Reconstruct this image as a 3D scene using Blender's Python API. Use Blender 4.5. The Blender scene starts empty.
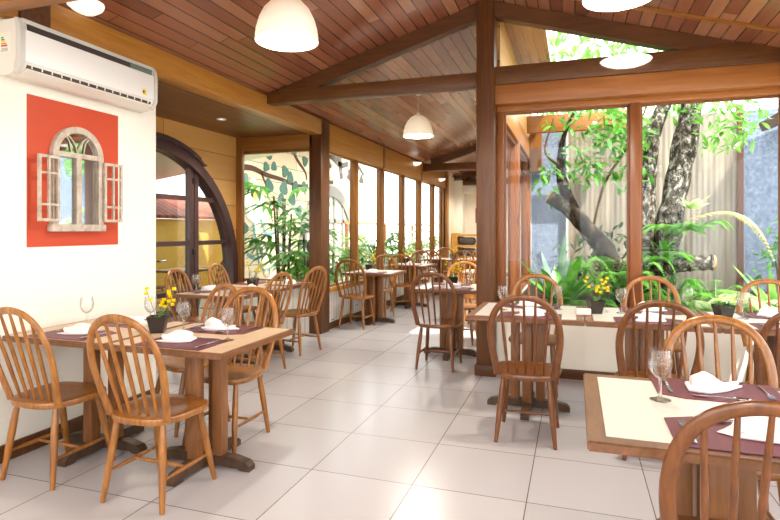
import bpy, bmesh, math, random
from mathutils import Vector, Matrix
R = random.Random(7)
S = bpy.context.scene
COL = S.collection
rad = math.radians

# ------------------------------------------------------------------ camera / view
cam_d = bpy.data.cameras.new('camera')
cam = bpy.data.objects.new('camera', cam_d)
COL.objects.link(cam)
cam.location = (0, 0, 1.378)
cam.rotation_euler = (rad(90), 0, rad(18.55))
cam_d.sensor_width = 36
cam_d.lens = 551 / 780 * 36
cam_d.shift_y = -30.5 / 780
cam_d.clip_start = 0.02
S.camera = cam
S.view_settings.view_transform = 'Standard'
S.view_settings.look = 'None'
S.view_settings.exposure = 0.95
S.view_settings.gamma = 1
S.view_settings.use_curve_mapping = False
cy = S.cycles
cy.use_denoising = True
try:
    cy.denoiser = 'OPENIMAGEDENOISE'
except Exception:
    pass
cy.max_bounces = 10
cy.diffuse_bounces = 5
cy.glossy_bounces = 4
cy.transmission_bounces = 8
cy.transparent_max_bounces = 24
cy.caustics_reflective = False
cy.caustics_refractive = False
cy.sample_clamp_indirect = 6

# ------------------------------------------------------------------ materials
def lin(c):
    if isinstance(c, str):
        c = tuple(int(c[i:i + 2], 16) / 255 for i in (0, 2, 4))
    return tuple((v / 12.92 if v <= .04045 else ((v + .055) / 1.055) ** 2.4) for v in c) + (1.0,)

class NT:
    def __init__(s, name):
        s.m = bpy.data.materials.new(name)
        s.m.use_nodes = True
        s.t = s.m.node_tree
        s.t.nodes.clear()
        s.out = s.n('ShaderNodeOutputMaterial')
    def n(s, typ, **kw):
        nd = s.t.nodes.new(typ)
        for k, v in kw.items():
            if k.startswith('i_'):
                nd.inputs[k[2:].replace('_', ' ')].default_value = v
            else:
                setattr(nd, k, v)
        return nd
    def l(s, a, b):
        s.t.links.new(a, b)
    def math(s, op, a, b=None, c=None):
        nd = s.n('ShaderNodeMath', operation=op)
        for i, v in enumerate((a, b, c)):
            if v is None: continue
            if isinstance(v, (int, float)): nd.inputs[i].default_value = v
            else: s.l(v, nd.inputs[i])
        return nd.outputs[0]
    def mix(s, f, a, b, blend='MIX'):
        nd = s.n('ShaderNodeMix', data_type='RGBA', blend_type=blend)
        for key, v in ((0, f), (6, a), (7, b)):
            if isinstance(v, (int, float)): nd.inputs[key].default_value = v
            elif isinstance(v, tuple): nd.inputs[key].default_value = v
            else: s.l(v, nd.inputs[key])
        return nd.outputs[2]
    def pbsdf(s, color=None, rough=.5, spec=.5, metal=0, bump=None, bstr=.3, **kw):
        p = s.n('ShaderNodeBsdfPrincipled')
        if color is not None:
            if isinstance(color, tuple): p.inputs['Base Color'].default_value = color
            else: s.l(color, p.inputs['Base Color'])
        if isinstance(rough, (int, float)): p.inputs['Roughness'].default_value = rough
        else: s.l(rough, p.inputs['Roughness'])
        p.inputs['Specular IOR Level'].default_value = spec
        p.inputs['Metallic'].default_value = metal
        for k, v in kw.items():
            p.inputs[k.replace('_', ' ')].default_value = v
        if bump is not None:
            b = s.n('ShaderNodeBump')
            b.inputs['Strength'].default_value = bstr
            b.inputs['Distance'].default_value = .01
            s.l(bump, b.inputs['Height'])
            s.l(b.outputs[0], p.inputs['Normal'])
        s.l(p.outputs[0], s.out.inputs[0])
        return p
    def coord(s):
        return s.n('ShaderNodeTexCoord').outputs['Object']
    def mapv(s, v, scale):
        m = s.n('ShaderNodeMapping')
        m.inputs['Scale'].default_value = scale
        s.l(v, m.inputs['Vector'])
        return m.outputs[0]
    def noise(s, v, scale=5, detail=4, rough=.55, dist=0):
        nd = s.n('ShaderNodeTexNoise')
        nd.inputs['Scale'].default_value = scale
        nd.inputs['Detail'].default_value = detail
        nd.inputs['Roughness'].default_value = rough
        nd.inputs['Distortion'].default_value = dist
        s.l(v, nd.inputs['Vector'])
        return nd.outputs['Fac']
    def ramp(s, f, stops):
        nd = s.n('ShaderNodeValToRGB')
        e = nd.color_ramp.elements
        while len(e) < len(stops): e.new(.5)
        for el, (p, c) in zip(e, stops):
            el.position = p
            el.color = c if isinstance(c, tuple) else lin(c)
        s.l(f, nd.inputs[0])
        return nd.outputs[0]

def plain(name, c, rough=.5, spec=.5, metal=0, **kw):
    t = NT(name); t.pbsdf(lin(c), rough, spec, metal, **kw); return t.m

def wood(name, dark, light, grain=(60, 60, 4), rough=.35, spec=.5, vary=.12, coat=0.0):
    t = NT(name)
    v = t.mapv(t.coord(), grain)
    f = t.noise(v, 1.0, 5, .6, .6)
    c = t.ramp(f, [(.3, dark), (.7, light)])
    oi = t.n('ShaderNodeObjectInfo')
    hv = t.n('ShaderNodeHueSaturation')
    t.l(t.math('ADD', t.math('MULTIPLY', oi.outputs['Random'], 2 * vary), 1 - vary), hv.inputs['Value'])
    t.l(c, hv.inputs['Color'])
    t.pbsdf(hv.outputs[0], rough, spec, Coat_Weight=coat, Coat_Roughness=.15)
    return t.m

def planks(name, cols, width, across, along, length=2.6, rough=.35, groove=.05, spec=.5, offset=0.0, coat=0):
    """Boards: ACROSS / ALONG name the object axes. Each board takes a tone of its own; real V grooves by bump and a dark gap line."""
    t = NT(name)
    sx = t.n('ShaderNodeSeparateXYZ'); t.l(t.coord(), sx.inputs[0])
    a = t.math('DIVIDE', t.math('ADD', sx.outputs[across], offset), width)
    ia = t.math('FLOOR', a); fa = t.math('FRACT', a)
    w1 = t.n('ShaderNodeTexWhiteNoise', noise_dimensions='1D'); t.l(ia, w1.inputs['W'])
    b = t.math('ADD', t.math('DIVIDE', sx.outputs[along], length), t.math('MULTIPLY', w1.outputs['Value'], 7.3))
    ib = t.math('FLOOR', b); fb = t.math('FRACT', b)
    cx = t.n('ShaderNodeCombineXYZ'); t.l(ia, cx.inputs[0]); t.l(ib, cx.inputs[1])
    w2 = t.n('ShaderNodeTexWhiteNoise', noise_dimensions='2D'); t.l(cx.outputs[0], w2.inputs['Vector'])
    g = [30, 30, 30]; g['XYZ'.index(along)] = 1.6
    n = t.noise(t.mapv(t.coord(), tuple(g)), 1.0, 4, .6, .5)
    tone = t.math('ADD', t.math('MULTIPLY', w2.outputs['Value'], .65), t.math('MULTIPLY', n, .35))
    st = [(i / (len(cols) - 1) * .8 + .1, c) for i, c in enumerate(cols)]
    col = t.ramp(tone, st)
    edge = t.math('LESS_THAN', t.math('MINIMUM', fa, t.math('SUBTRACT', 1, fa)), groove)
    edge2 = t.math('LESS_THAN', fb, .003)
    e = t.math('MAXIMUM', edge, edge2)
    col = t.mix(t.math('MULTIPLY', e, .72), col, lin('1c0d06'))
    t.pbsdf(col, rough, spec, bump=t.math('SUBTRACT', 1, e), bstr=.5, Coat_Weight=coat, Coat_Roughness=.2)
    return t.m

M = {}
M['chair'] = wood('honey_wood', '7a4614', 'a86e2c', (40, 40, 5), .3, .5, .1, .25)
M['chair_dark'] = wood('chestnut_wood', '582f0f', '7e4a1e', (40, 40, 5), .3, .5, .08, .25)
M['table_wood'] = wood('table_wood', '623e22', '825636', (30, 6, 30), .4, .45, .08)
M['table_leg'] = wood('table_leg_wood', '764a28', '8e5e36', (40, 40, 4), .4, .45, .05)
M['table_foot'] = wood('dark_foot_wood', '3c2a1c', '5a4230', (20, 20, 20), .45, .4, .05)
M['tan_top'] = wood('tan_laminate', 'c4a888', 'd0b696', (8, 8, 8), .35, .4, .02)
M['cream_top'] = wood('cream_laminate', 'd8d4c8', 'dedace', (8, 8, 8), .3, .45, .02)
M['beam'] = wood('dark_beam_wood', '4e2d10', '6c421c', (3, 30, 30), .45, .4, .04)
M['rafter'] = wood('rafter_wood', '4a2a0e', '623816', (3, 30, 30), .45, .4, .04)
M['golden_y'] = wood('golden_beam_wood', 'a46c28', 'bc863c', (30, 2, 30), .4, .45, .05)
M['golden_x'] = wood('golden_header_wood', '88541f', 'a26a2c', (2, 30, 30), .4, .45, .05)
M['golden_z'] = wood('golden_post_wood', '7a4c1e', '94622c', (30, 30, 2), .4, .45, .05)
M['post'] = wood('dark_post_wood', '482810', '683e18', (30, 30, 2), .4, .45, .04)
M['orange_z'] = wood('reddish_shaded_wood', '74421e', '8a5228', (30, 30, 2), .35, .45, .04)  # mullions' backlit shade is put into this darker colour; rails stay lighter
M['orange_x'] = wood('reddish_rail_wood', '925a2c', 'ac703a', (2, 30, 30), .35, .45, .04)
M['ceil'] = planks('ceiling_boards', ['7a4632', '8c543c', '9a6246', 'b08060'], .105, 'X', 'Y', 2.4, .2, .045, .6, coat=.3)
M['soffit'] = planks('soffit_boards', ['6a4226', '7a4e2e', '885a36'], .085, 'X', 'Y', 5, .4, .07)
M['plankwall'] = planks('wall_boards', ['c08c46', 'd09c54', 'dcaa62'], .335, 'Z', 'Y', 2.9, .4, .012, offset=-.03)
M['cream_boards'] = planks('outer_boards', ['c8b896', 'd2c4a4', 'dacdb0'], .34, 'Z', 'Y', 5, .6, .02)
M['bead'] = planks('beadboard', ['dcd8d0', 'e2ded6', 'e6e2da'], .09, 'Y', 'Z', 5, .45, .04)
M['beadx'] = planks('beadboard_x', ['dcd8d0', 'e2ded6', 'e6e2da'], .09, 'X', 'Z', 5, .45, .04)
M['maroon'] = wood('maroon_leather', '5c2430', '6c303e', (6, 6, 6), .42, .3, .06)
M['napkin'] = plain('napkin_linen', 'f2f0ee', .8, .2)
M['steel'] = plain('cutlery_steel', 'c8c8cc', .16, .5, 1)
M['pot'] = plain('black_pot_glaze', '2a211c', .35, .5)
M['soil'] = plain('potting_soil', '2c2018', .9, .1)
M['yellow'] = plain('yellow_petals', 'f4dc1c', .6, .2)
M['white_petal'] = plain('white_petals', 'f6f2e4', .5, .3)
M['white_box'] = plain('white_ceramic', 'e6e2d8', .4, .5)
def shade_mat():
    t = NT('white_opal_shade')
    p = t.pbsdf(lin('f8f6f2'), .35, .5)
    tr = t.n('ShaderNodeBsdfTranslucent'); tr.inputs[0].default_value = lin('fbf4e8')
    mx = t.n('ShaderNodeMixShader'); mx.inputs[0].default_value = .12
    t.l(p.outputs[0], mx.inputs[1]); t.l(tr.outputs[0], mx.inputs[2]); t.l(mx.outputs[0], t.out.inputs[0])
    return t.m
M['shade'] = shade_mat()
M['bowl'] = plain('frosted_white_glass', 'f4f0e8', .4, .5, Emission_Color=lin('fffaf2'), Emission_Strength=.4)
M['cord'] = plain('grey_cord', '9a948c', .6)
M['white_plastic'] = plain('white_plastic', 'f4f4f0', .3, .5)
M['cream_plastic'] = plain('cream_plastic', 'e6e3d8', .35, .5)
M['grey_plastic'] = plain('grey_plastic', 'b4b6b4', .35, .5)
M['trim_plastic'] = plain('pale_trim_plastic', 'd0cfc8', .3, .5)
M['dark_plastic'] = plain('dark_plastic', '3a332e', .4)
M['gloss_green'] = plain('tinted_strip', '6a7a70', .12)
M['yellow_tag'] = plain('yellow_sticker', 'f0d020', .5)
M['green_tag'] = plain('green_sticker', '3f9a3c', .5)
M['orange_tag'] = plain('orange_sticker', 'e08a24', .5)
M['paper'] = plain('label_paper', 'eceadc', .7)
M['black'] = plain('black_print', '181614', .6)
M['aubergine'] = wood('door_paint', '3a2626', '4a3232', (20, 20, 3), .4, .45, .02)
M['weathered'] = None
M['mural_brown'] = plain('mural_brown', '5c4034', .8, .1)
M['mural_green'] = plain('mural_green', '55776a', .8, .1)
M['mural_white'] = plain('mural_white', 'e4e6dc', .8, .1)
M['mural_teal'] = plain('mural_teal', '5f9498', .8, .1)
M['mural_grey'] = plain('mural_grey', '56504a', .8, .1)
M['mural_ochre'] = plain('mural_ochre', 'd8c070', .8, .1)
M['arch_grey'] = plain('grey_arch_paint', '7c7870', .6)
M['leaf'] = None

def lichen(name, dark, mid, light, scale=9, lo_=.36):
    t = NT(name)
    v = t.coord()
    f = t.noise(t.mapv(v, (1, 1, .7)), scale, 8, .68, .3)
    c = t.ramp(f, [(lo_, dark), (lo_ + .12, mid), (lo_ + .25, light)])
    t.pbsdf(c, .85, .2, bump=f, bstr=.9)
    return t.m
M['bark'] = lichen('lichen_bark', '1e1813', '544c42', 'b0b0a4', 19, .4)
M['bark_dark'] = lichen('mossy_bark', '17110b', '352c22', '8a8674', 13, .43)
M['cutwood'] = plain('sawn_wood', 'c09468', .8, .2)

def leafmat(name, a, b, trans=.35):
    t = NT(name)
    f = t.noise(t.coord(), 6, 2)
    c = t.ramp(f, [(.35, a), (.65, b)])
    d = t.n('ShaderNodeBsdfPrincipled'); t.l(c, d.inputs['Base Color']); d.inputs['Roughness'].default_value = .35
    tr = t.n('ShaderNodeBsdfTranslucent'); t.l(c, tr.inputs['Color'])
    mx = t.n('ShaderNodeMixShader'); mx.inputs[0].default_value = trans
    t.l(d.outputs[0], mx.inputs[1]); t.l(tr.outputs[0], mx.inputs[2]); t.l(mx.outputs[0], t.out.inputs[0])
    return t.m
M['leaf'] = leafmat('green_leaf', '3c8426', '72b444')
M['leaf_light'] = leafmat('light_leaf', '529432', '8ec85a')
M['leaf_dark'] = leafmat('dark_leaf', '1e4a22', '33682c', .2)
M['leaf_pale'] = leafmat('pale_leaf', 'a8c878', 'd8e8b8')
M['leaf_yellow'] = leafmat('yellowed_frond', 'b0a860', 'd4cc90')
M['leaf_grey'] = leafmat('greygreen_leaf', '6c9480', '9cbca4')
M['stem_brown'] = plain('plant_stem', '5a4a2c', .8, .2)
M['stem_green'] = plain('green_stem', '5c7c34', .6, .3)

def paint(name, c, rough=.6, amt=.03, scale=3):
    t = NT(name)
    f = t.noise(t.coord(), scale, 5)
    cc = lin(c)
    lo = tuple(v * (1 - amt) for v in cc[:3]) + (1,)
    t.pbsdf(t.mix(f, lo, cc), rough, .3, bump=t.noise(t.coord(), 60, 3), bstr=.05)
    return t.m
M['white_wall'] = paint('white_wall_paint', 'f0ece0', .55)
M['far_wall'] = paint('cream_wall_paint', 'e6dccb', .6)
M['red_paint'] = paint('red_orange_paint', 'bc482b', .5)
M['yellow_wall'] = paint('yellow_wall_paint', 'f0ca68', .7, .08)
M['terracotta'] = planks('terracotta_tiles', ['8c3c26', 'a04a30', 'b45a3c'], .18, 'Y', 'X', .35, .7, .12)
M['soil_out'] = paint('garden_soil', '4a3c2c', .95, .4, 8)
M['paving'] = paint('outer_paving', 'd0c8ba', .8, .15, 2)
def weathered():
    t = NT('weathered_whitewash')
    f = t.noise(t.mapv(t.coord(), (14, 14, 9)), 1.5, 5, .7)
    t.pbsdf(t.ramp(f, [(.3, '9c8e7c'), (.48, 'b6aa9a'), (.66, 'c6beb0')]), .75, .2, bump=f, bstr=.3)
    return t.m
M['weathered'] = weathered()
def slate():
    t = NT('blue_grey_stone')
    f = t.noise(t.coord(), 22, 8, .75)
    g = t.noise(t.coord(), 3, 4)
    c = t.ramp(f, [(.3, '4c5a6c'), (.52, '7888a0'), (.7, 'a8b4c4')])
    c = t.mix(t.math('MULTIPLY', g, .3), c, lin('8c98a8'))
    t.pbsdf(c, .8, .3, bump=f, bstr=1.0)
    return t.m
M['slate'] = slate()
def corrugated():
    t = NT('beige_ribbed_panel')
    sx = t.n('ShaderNodeSeparateXYZ'); t.l(t.coord(), sx.inputs[0])
    w = t.math('SINE', t.math('MULTIPLY', sx.outputs['X'], 2 * math.pi / .075))
    f = t.noise(t.mapv(t.coord(), (5, 1, .6)), 1.2, 3)
    c = t.ramp(f, [(.3, '70685a'), (.55, '8a8070'), (.75, 'a49a88')])
    t.pbsdf(c, .3, .5, bump=w, bstr=.25)
    return t.m
M['ribbed'] = corrugated()
def tiles():
    t = NT('white_floor_tiles')
    sx = t.n('ShaderNodeSeparateXYZ'); t.l(t.coord(), sx.inputs[0])
    def line(ch, off):
        a = t.math('FRACT', t.math('DIVIDE', t.math('ADD', sx.outputs[ch], off), .6))
        return t.math('MINIMUM', a, t.math('SUBTRACT', 1, a))
    e = t.math('LESS_THAN', t.math('MINIMUM', line('X', 1.4326 + 12), line('Y', -3.4578 + 12)), .0042)
    ix = t.math('FLOOR', t.math('DIVIDE', t.math('ADD', sx.outputs['X'], 1.4326 + 12), .6))
    iy = t.math('FLOOR', t.math('DIVIDE', t.math('ADD', sx.outputs['Y'], -3.4578 + 12), .6))
    cx = t.n('ShaderNodeCombineXYZ'); t.l(ix, cx.inputs[0]); t.l(iy, cx.inputs[1])
    wn = t.n('ShaderNodeTexWhiteNoise', noise_dimensions='2D'); t.l(cx.outputs[0], wn.inputs['Vector'])
    n = t.noise(t.coord(), 1.5, 3)
    tone = t.math('ADD', t.math('MULTIPLY', wn.outputs['Value'], .4), t.math('MULTIPLY', n, .6))
    c = t.ramp(wn.outputs['Value'], [(.1, 'b9b7b9'), (.9, 'c0bec0')])
    c = t.mix(e, c, lin('6a5a50'))
    rg = .26
    t.pbsdf(c, rg, .45, bump=t.math('SUBTRACT', 1, e), bstr=.15)
    return t.m
M['tiles'] = tiles()
def pane(name, tint=(1, 1, 1, 1), base=.05, edge=.6):
    t = NT(name)
    lw = t.n('ShaderNodeLayerWeight'); lw.inputs['Blend'].default_value = .5
    p = t.math('POWER', lw.outputs['Facing'], 4.0)
    f = t.math('ADD', t.math('MULTIPLY', p, edge), base)
    tr = t.n('ShaderNodeBsdfTransparent'); tr.inputs[0].default_value = tint
    g = t.n('ShaderNodeBsdfGlossy'); g.inputs['Roughness'].default_value = .02
    mx = t.n('ShaderNodeMixShader')
    t.l(f, mx.inputs[0]); t.l(tr.outputs[0], mx.inputs[1]); t.l(g.outputs[0], mx.inputs[2]); t.l(mx.outputs[0], t.out.inputs[0])
    return t.m
M['pane'] = pane('window_glass', (1, 1, 1, 1), .012, .3)
M['doorpane'] = pane('door_glass', (.8, .82, .8, 1), .1, .5)
M['wineglass'] = None
def wglass():
    t = NT('clear_glass')
    lw = t.n('ShaderNodeLayerWeight'); lw.inputs['Blend'].default_value = .5
    p = t.math('POWER', lw.outputs['Facing'], 2.8)
    f = t.math('ADD', t.math('MULTIPLY', p, .6), .03)
    tr = t.n('ShaderNodeBsdfTransparent'); tr.inputs[0].default_value = (.985, .985, .985, 1)
    g = t.n('ShaderNodeBsdfGlossy'); g.inputs['Roughness'].default_value = .03
    gl = t.n('ShaderNodeBsdfGlass'); gl.inputs['IOR'].default_value = 1.3; gl.inputs['Roughness'].default_value = 0.0
    m0 = t.n('ShaderNodeMixShader'); m0.inputs[0].default_value = .16
    t.l(tr.outputs[0], m0.inputs[1]); t.l(gl.outputs[0], m0.inputs[2])
    mx = t.n('ShaderNodeMixShader')
    t.l(f, mx.inputs[0]); t.l(m0.outputs[0], mx.inputs[1]); t.l(g.outputs[0], mx.inputs[2]); t.l(mx.outputs[0], t.out.inputs[0])
    return t.m
M['wineglass'] = wglass()
def sglass():
    t = NT('solid_glass')
    g = t.n('ShaderNodeBsdfGlass'); g.inputs['IOR'].default_value = 1.45; g.inputs['Roughness'].default_value = .0
    tr = t.n('ShaderNodeBsdfTransparent')
    mx = t.n('ShaderNodeMixShader'); mx.inputs[0].default_value = .6
    t.l(tr.outputs[0], mx.inputs[1]); t.l(g.outputs[0], mx.inputs[2]); t.l(mx.outputs[0], t.out.inputs[0])
    return t.m
M['solidglass'] = sglass()
M['mirror'] = plain('mirror_silver', 'e8ecec', .03, .5, 1)
def emis(name, c, s):
    t = NT(name); e = t.n('ShaderNodeEmission'); e.inputs[0].default_value = lin(c); e.inputs[1].default_value = s
    t.l(e.outputs[0], t.out.inputs[0]); return t.m
M['bulb'] = emis('lit_bulb', 'fff2dc', 30)
M['picture'] = None
def picmat():
    t = NT('picture_print')
    f = t.noise(t.coord(), 7, 4)
    t.pbsdf(t.ramp(f, [(.35, '4c6a54'), (.5, 'b8b89c'), (.65, 'd8c8a0')]), .5)
    return t.m
M['picture'] = picmat()
M['cushion'] = paint('grey_fabric', '55504e', .9, .2, 30)
M['pale_wood'] = wood('pale_wood', 'b8843c', 'cc9a50', (20, 4, 20), .5, .4, .05)

# ------------------------------------------------------------------ mesh helpers
class MB:
    def __init__(s):
        s.bm = bmesh.new()
    def box(s, x0, x1, y0, y1, z0, z1, mtx=None, bevel=0):
        vs = [s.bm.verts.new(Vector((x, y, z))) for x in (x0, x1) for y in (y0, y1) for z in (z0, z1)]
        fs = [s.bm.faces.new([vs[i] for i in q]) for q in ((0, 1, 3, 2), (4, 6, 7, 5), (0, 4, 5, 1), (2, 3, 7, 6), (0, 2, 6, 4), (1, 5, 7, 3))]
        if bevel:
            ed = list({e for f in fs for e in f.edges})
            r = bmesh.ops.bevel(s.bm, geom=ed, offset=bevel, segments=2, affect='EDGES', profile=.5)
            vs = list({v for f in r['faces'] for v in f.verts} | {v for v in vs if v.is_valid})
        if mtx is not None:
            bmesh.ops.transform(s.bm, matrix=mtx, verts=vs)
        return s
    def tube(s, pts, radii, seg=10, ell=1.0, up=None, cap=True):
        """Sweep along PTS; RADII one or many; ELL squashes the second axis; UP fixes the frame's first axis."""
        pts = [Vector(p) for p in pts]
        n = len(pts)
        if isinstance(radii, (int, float)): radii = [radii] * n
        rings = []
        prev = None
        for i, p in enumerate(pts):
            t = (pts[min(i + 1, n - 1)] - pts[max(i - 1, 0)])
            if t.length < 1e-9: t = Vector((0, 0, 1))
            t.normalize()
            if up is not None:
                b = Vector(up); a = b.cross(t)
                if a.length < 1e-6: a = Vector((1, 0, 0))
                a.normalize(); b = t.cross(a).normalized()
            else:
                if prev is None:
                    a = t.orthogonal().normalized()
                else:
                    a = prev - t * prev.dot(t)
                    a = a.normalized() if a.length > 1e-6 else t.orthogonal().normalized()
                b = t.cross(a)
            prev = a
            r = radii[i]
            rings.append([s.bm.verts.new(p + a * (r * math.cos(2 * math.pi * k / seg)) + b * (r * ell * math.sin(2 * math.pi * k / seg))) for k in range(seg)])
        for i in range(n - 1):
            for k in range(seg):
                s.bm.faces.new((rings[i][k], rings[i][(k + 1) % seg], rings[i + 1][(k + 1) % seg], rings[i + 1][k]))
        if cap:
            s.bm.faces.new(list(reversed(rings[0]))); s.bm.faces.new(rings[-1])
        return s
    def lathe(s, prof, seg=24, c=(0, 0, 0), a0=0, a1=360, closed=False):
        c = Vector(c); full = abs(a1 - a0) >= 359.9
        m = seg if full else seg + 1
        rings = []
        for r, z in prof:
            if r < 1e-6:
                rings.append([s.bm.verts.new(c + Vector((0, 0, z)))])
            else:
                rings.append([s.bm.verts.new(c + Vector((r * math.cos(rad(a0 + (a1 - a0) * k / seg)), r * math.sin(rad(a0 + (a1 - a0) * k / seg)), z))) for k in range(m)])
        pairs = list(zip(rings, rings[1:]))
        if closed: pairs.append((rings[-1], rings[0]))
        for A, B in pairs:
            for k in range(seg):
                k2 = (k + 1) % m
                if len(A) == 1 and len(B) == 1: continue
                if len(A) == 1: s.bm.faces.new((A[0], B[k2], B[k]))
                elif len(B) == 1: s.bm.faces.new((A[k], A[k2], B[0]))
                else: s.bm.faces.new((A[k], A[k2], B[k2], B[k]))
        return s
    def prism(s, poly, d0, d1, axis='Z'):
        def P(u, v, d):
            return Vector((u, v, d)) if axis == 'Z' else Vector((d, u, v)) if axis == 'X' else Vector((u, d, v))
        A = [s.bm.verts.new(P(u, v, d0)) for u, v in poly]
        B = [s.bm.verts.new(P(u, v, d1)) for u, v in poly]
        n = len(poly)
        s.bm.faces.new(list(reversed(A))); s.bm.faces.new(B)
        for i in range(n):
            s.bm.faces.new((A[i], A[(i + 1) % n], B[(i + 1) % n], B[i]))
        return s
    def quadstrip(s, left, right):
        L = [s.bm.verts.new(Vector(p)) for p in left]; Rr = [s.bm.verts.new(Vector(p)) for p in right]
        for i in range(len(L) - 1):
            s.bm.faces.new((L[i], Rr[i], Rr[i + 1], L[i + 1]))
        return s
    def leaf(s, p, d, length, width, bend=.3, nrm=None, seg=5, fold=.15, base=.1):
        """A blade from P along D, drooping by BEND, folded along its midrib; five strips wide and solid-looking by curvature."""
        d = Vector(d).normalized()
        u = Vector(nrm) if nrm is not None else Vector((0, 0, 1))
        side = d.cross(u)
        if side.length < 1e-4: side = d.orthogonal()
        side.normalize(); u = side.cross(d).normalized()
        p = Vector(p)
        Ls, Ms, Rs = [], [], []
        for i in range(seg + 1):
            t = i / seg
            w = width * .5 * (math.sin(math.pi * min(1, t * .93 + base * .5)) ** .8 if t < 1 else 0.02)
            c = p + d * (length * t) - Vector((0, 0, 1)) * (bend * length * t * t) 
            Ms.append(c - u * (fold * w)); Ls.append(c - side * w); Rs.append(c + side * w)
        a = [s.bm.verts.new(v) for v in Ls]; b = [s.bm.verts.new(v) for v in Ms]; c = [s.bm.verts.new(v) for v in Rs]
        for i in range(seg):
            s.bm.faces.new((a[i], b[i], b[i + 1], a[i + 1])); s.bm.faces.new((b[i], c[i], c[i + 1], b[i + 1]))
        return s
    def build(s, name, mat, parent=None, smooth=35, loc=None, rot=None, recalc=True):
        if recalc: bmesh.ops.recalc_face_normals(s.bm, faces=s.bm.faces)
        me = bpy.data.meshes.new(name)
        s.bm.to_mesh(me); s.bm.free()
        me.materials.append(M[mat] if isinstance(mat, str) else mat)
        if smooth:
            me.polygons.foreach_set('use_smooth', [True] * len(me.polygons))
            me.set_sharp_from_angle(angle=rad(smooth))
        o = bpy.data.objects.new(name, me)
        COL.objects.link(o)
        if parent is not None: o.parent = parent
        if loc is not None: o.location = loc
        if rot is not None: o.rotation_euler = rot
        return o

def bez(pts, n=24):
    """Catmull-Rom through PTS."""
    P = [Vector(p) for p in pts]
    P = [P[0] * 2 - P[1]] + P + [P[-1] * 2 - P[-2]]
    out = []
    m = len(P) - 3
    for i in range(m):
        k = max(2, n // m)
        for j in range(k):
            t = j / k
            a, b, c, d = P[i:i + 4]
            out.append(.5 * ((2 * b) + (-a + c) * t + (2 * a - 5 * b + 4 * c - d) * t * t + (-a + 3 * b - 3 * c + d) * t ** 3))
    out.append(P[-2])
    return out

def tag(o, label, cat, group=None, kind=None):
    o['label'] = label; o['category'] = cat
    if group: o['group'] = group
    if kind: o['kind'] = kind
    return o
def thing(name, label, cat, loc=(0, 0, 0), rz=0, group=None):
    o = bpy.data.objects.new(name, None); COL.objects.link(o)
    o.empty_display_size = .1
    o.location = loc; o.rotation_euler = (0, 0, rz)
    return tag(o, label, cat, group)
def struct(o):
    o['kind'] = 'structure'; return o
def sbox(name, x0, x1, y0, y1, z0, z1, mat, bevel=0, parent=None):
    o = MB().box(x0, x1, y0, y1, z0, z1, bevel=bevel).build(name, mat, parent, smooth=30 if bevel else 0)
    if parent is None: struct(o)
    return o
def copy_tree(o, parent=None):
    c = o.copy(); COL.objects.link(c)
    if parent is not None: c.parent = parent
    for ch in list(o.children):
        copy_tree(ch, c)
    return c
USED = {}
def place(proto, loc, rz, label, group=None, cat=None, scale=None):
    """First use moves the proto itself; later uses copy it with its parts."""
    if not USED.get(proto.name):
        USED[proto.name] = True; o = proto
    else:
        o = copy_tree(proto)
    o.location = loc; o.rotation_euler = (0, 0, rz)
    o['label'] = label
    if group: o['group'] = group
    if scale: o.scale = scale
    return o

# ------------------------------------------------------------------ room shell
XL, XR, YB, YF = -3.22, 1.78, -2.2, 15.6
RX, RZ, SL = -.8, 3.56, .30          # ridge, slope
def cz(x): return RZ - SL * abs(x - RX)
AX = -4.45                             # alcove wall
GY = 5.42                              # atrium glass plane

sbox('floor', -4.6, XR + .1, YB, YF + .2, -.1, 0, 'tiles')
# ceiling slopes (solid boards with the roof's thickness)
def slab(name, xa, xb, ya, yb, mat='ceil', th=.12):
    return struct(MB().prism([(xa, cz(xa)), (xb, cz(xb)), (xb, cz(xb) + th), (xa, cz(xa) + th)], ya, yb, 'Y').build(name, mat, smooth=0))
slab('ceiling', -3.42, RX, YB, YF + .2)
slab('ceiling', RX, 2.6, YB, GY + .06)  # unseen eave, lengthened past the right wall to block sun on the tables
slab('ceiling', RX, -.28, GY + .06, 9.3)
struct(MB().box(-4.75, -3.3, YB, 6.85, 2.65, 2.75).build('ceiling', 'soffit', smooth=0))

sbox('wall_left', -3.42, XL, YB, 3.63, 0, 2.64, 'white_wall')
sbox('wall_return', AX - .1, -3.42, 3.5, 3.63, 0, 2.65, 'white_wall')
# long golden beam over the white wall and alcove; deep board header over the windows
sbox('trim_1', -3.32, -3.16, YB, 6.62, 2.63, 2.83, 'golden_y', .006)
sbox('trim_2', -3.32, -3.18, 6.62, 14.3, 2.45, 2.83, 'golden_y', .006)
for i, y in enumerate((9.15, 11.65)):
    sbox('trim_3', -3.19, -3.16, y - .05, y + .05, 2.45, 2.83, 'golden_z', .004)
sbox('baseboard_left', XL, XL + .02, YB, 3.63, 0, .1, 'post', .003)
sbox('trim_4', -3.18, -3.14, 2.42, 2.62, 2.6, 2.83, 'beam', .004)

# alcove board wall with its half-round doorway
CYD, CZD, RD = 4.96, .8, 1.60
poly = [(3.63, 2.65), (6.72, 2.65), (6.72, 0), (CYD + RD, 0), (CYD + RD, CZD)]
for k in range(1, 41):
    a = math.pi * k / 41
    y, z = CYD + RD * math.cos(a), CZD + RD * math.sin(a)
    if y > 3.65: poly.append((y, z))
poly.append((3.63, poly[-1][1]))
struct(MB().prism(poly, AX - .1, AX, 'X').build('wall_alcove', 'plankwall', smooth=0))

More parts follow.
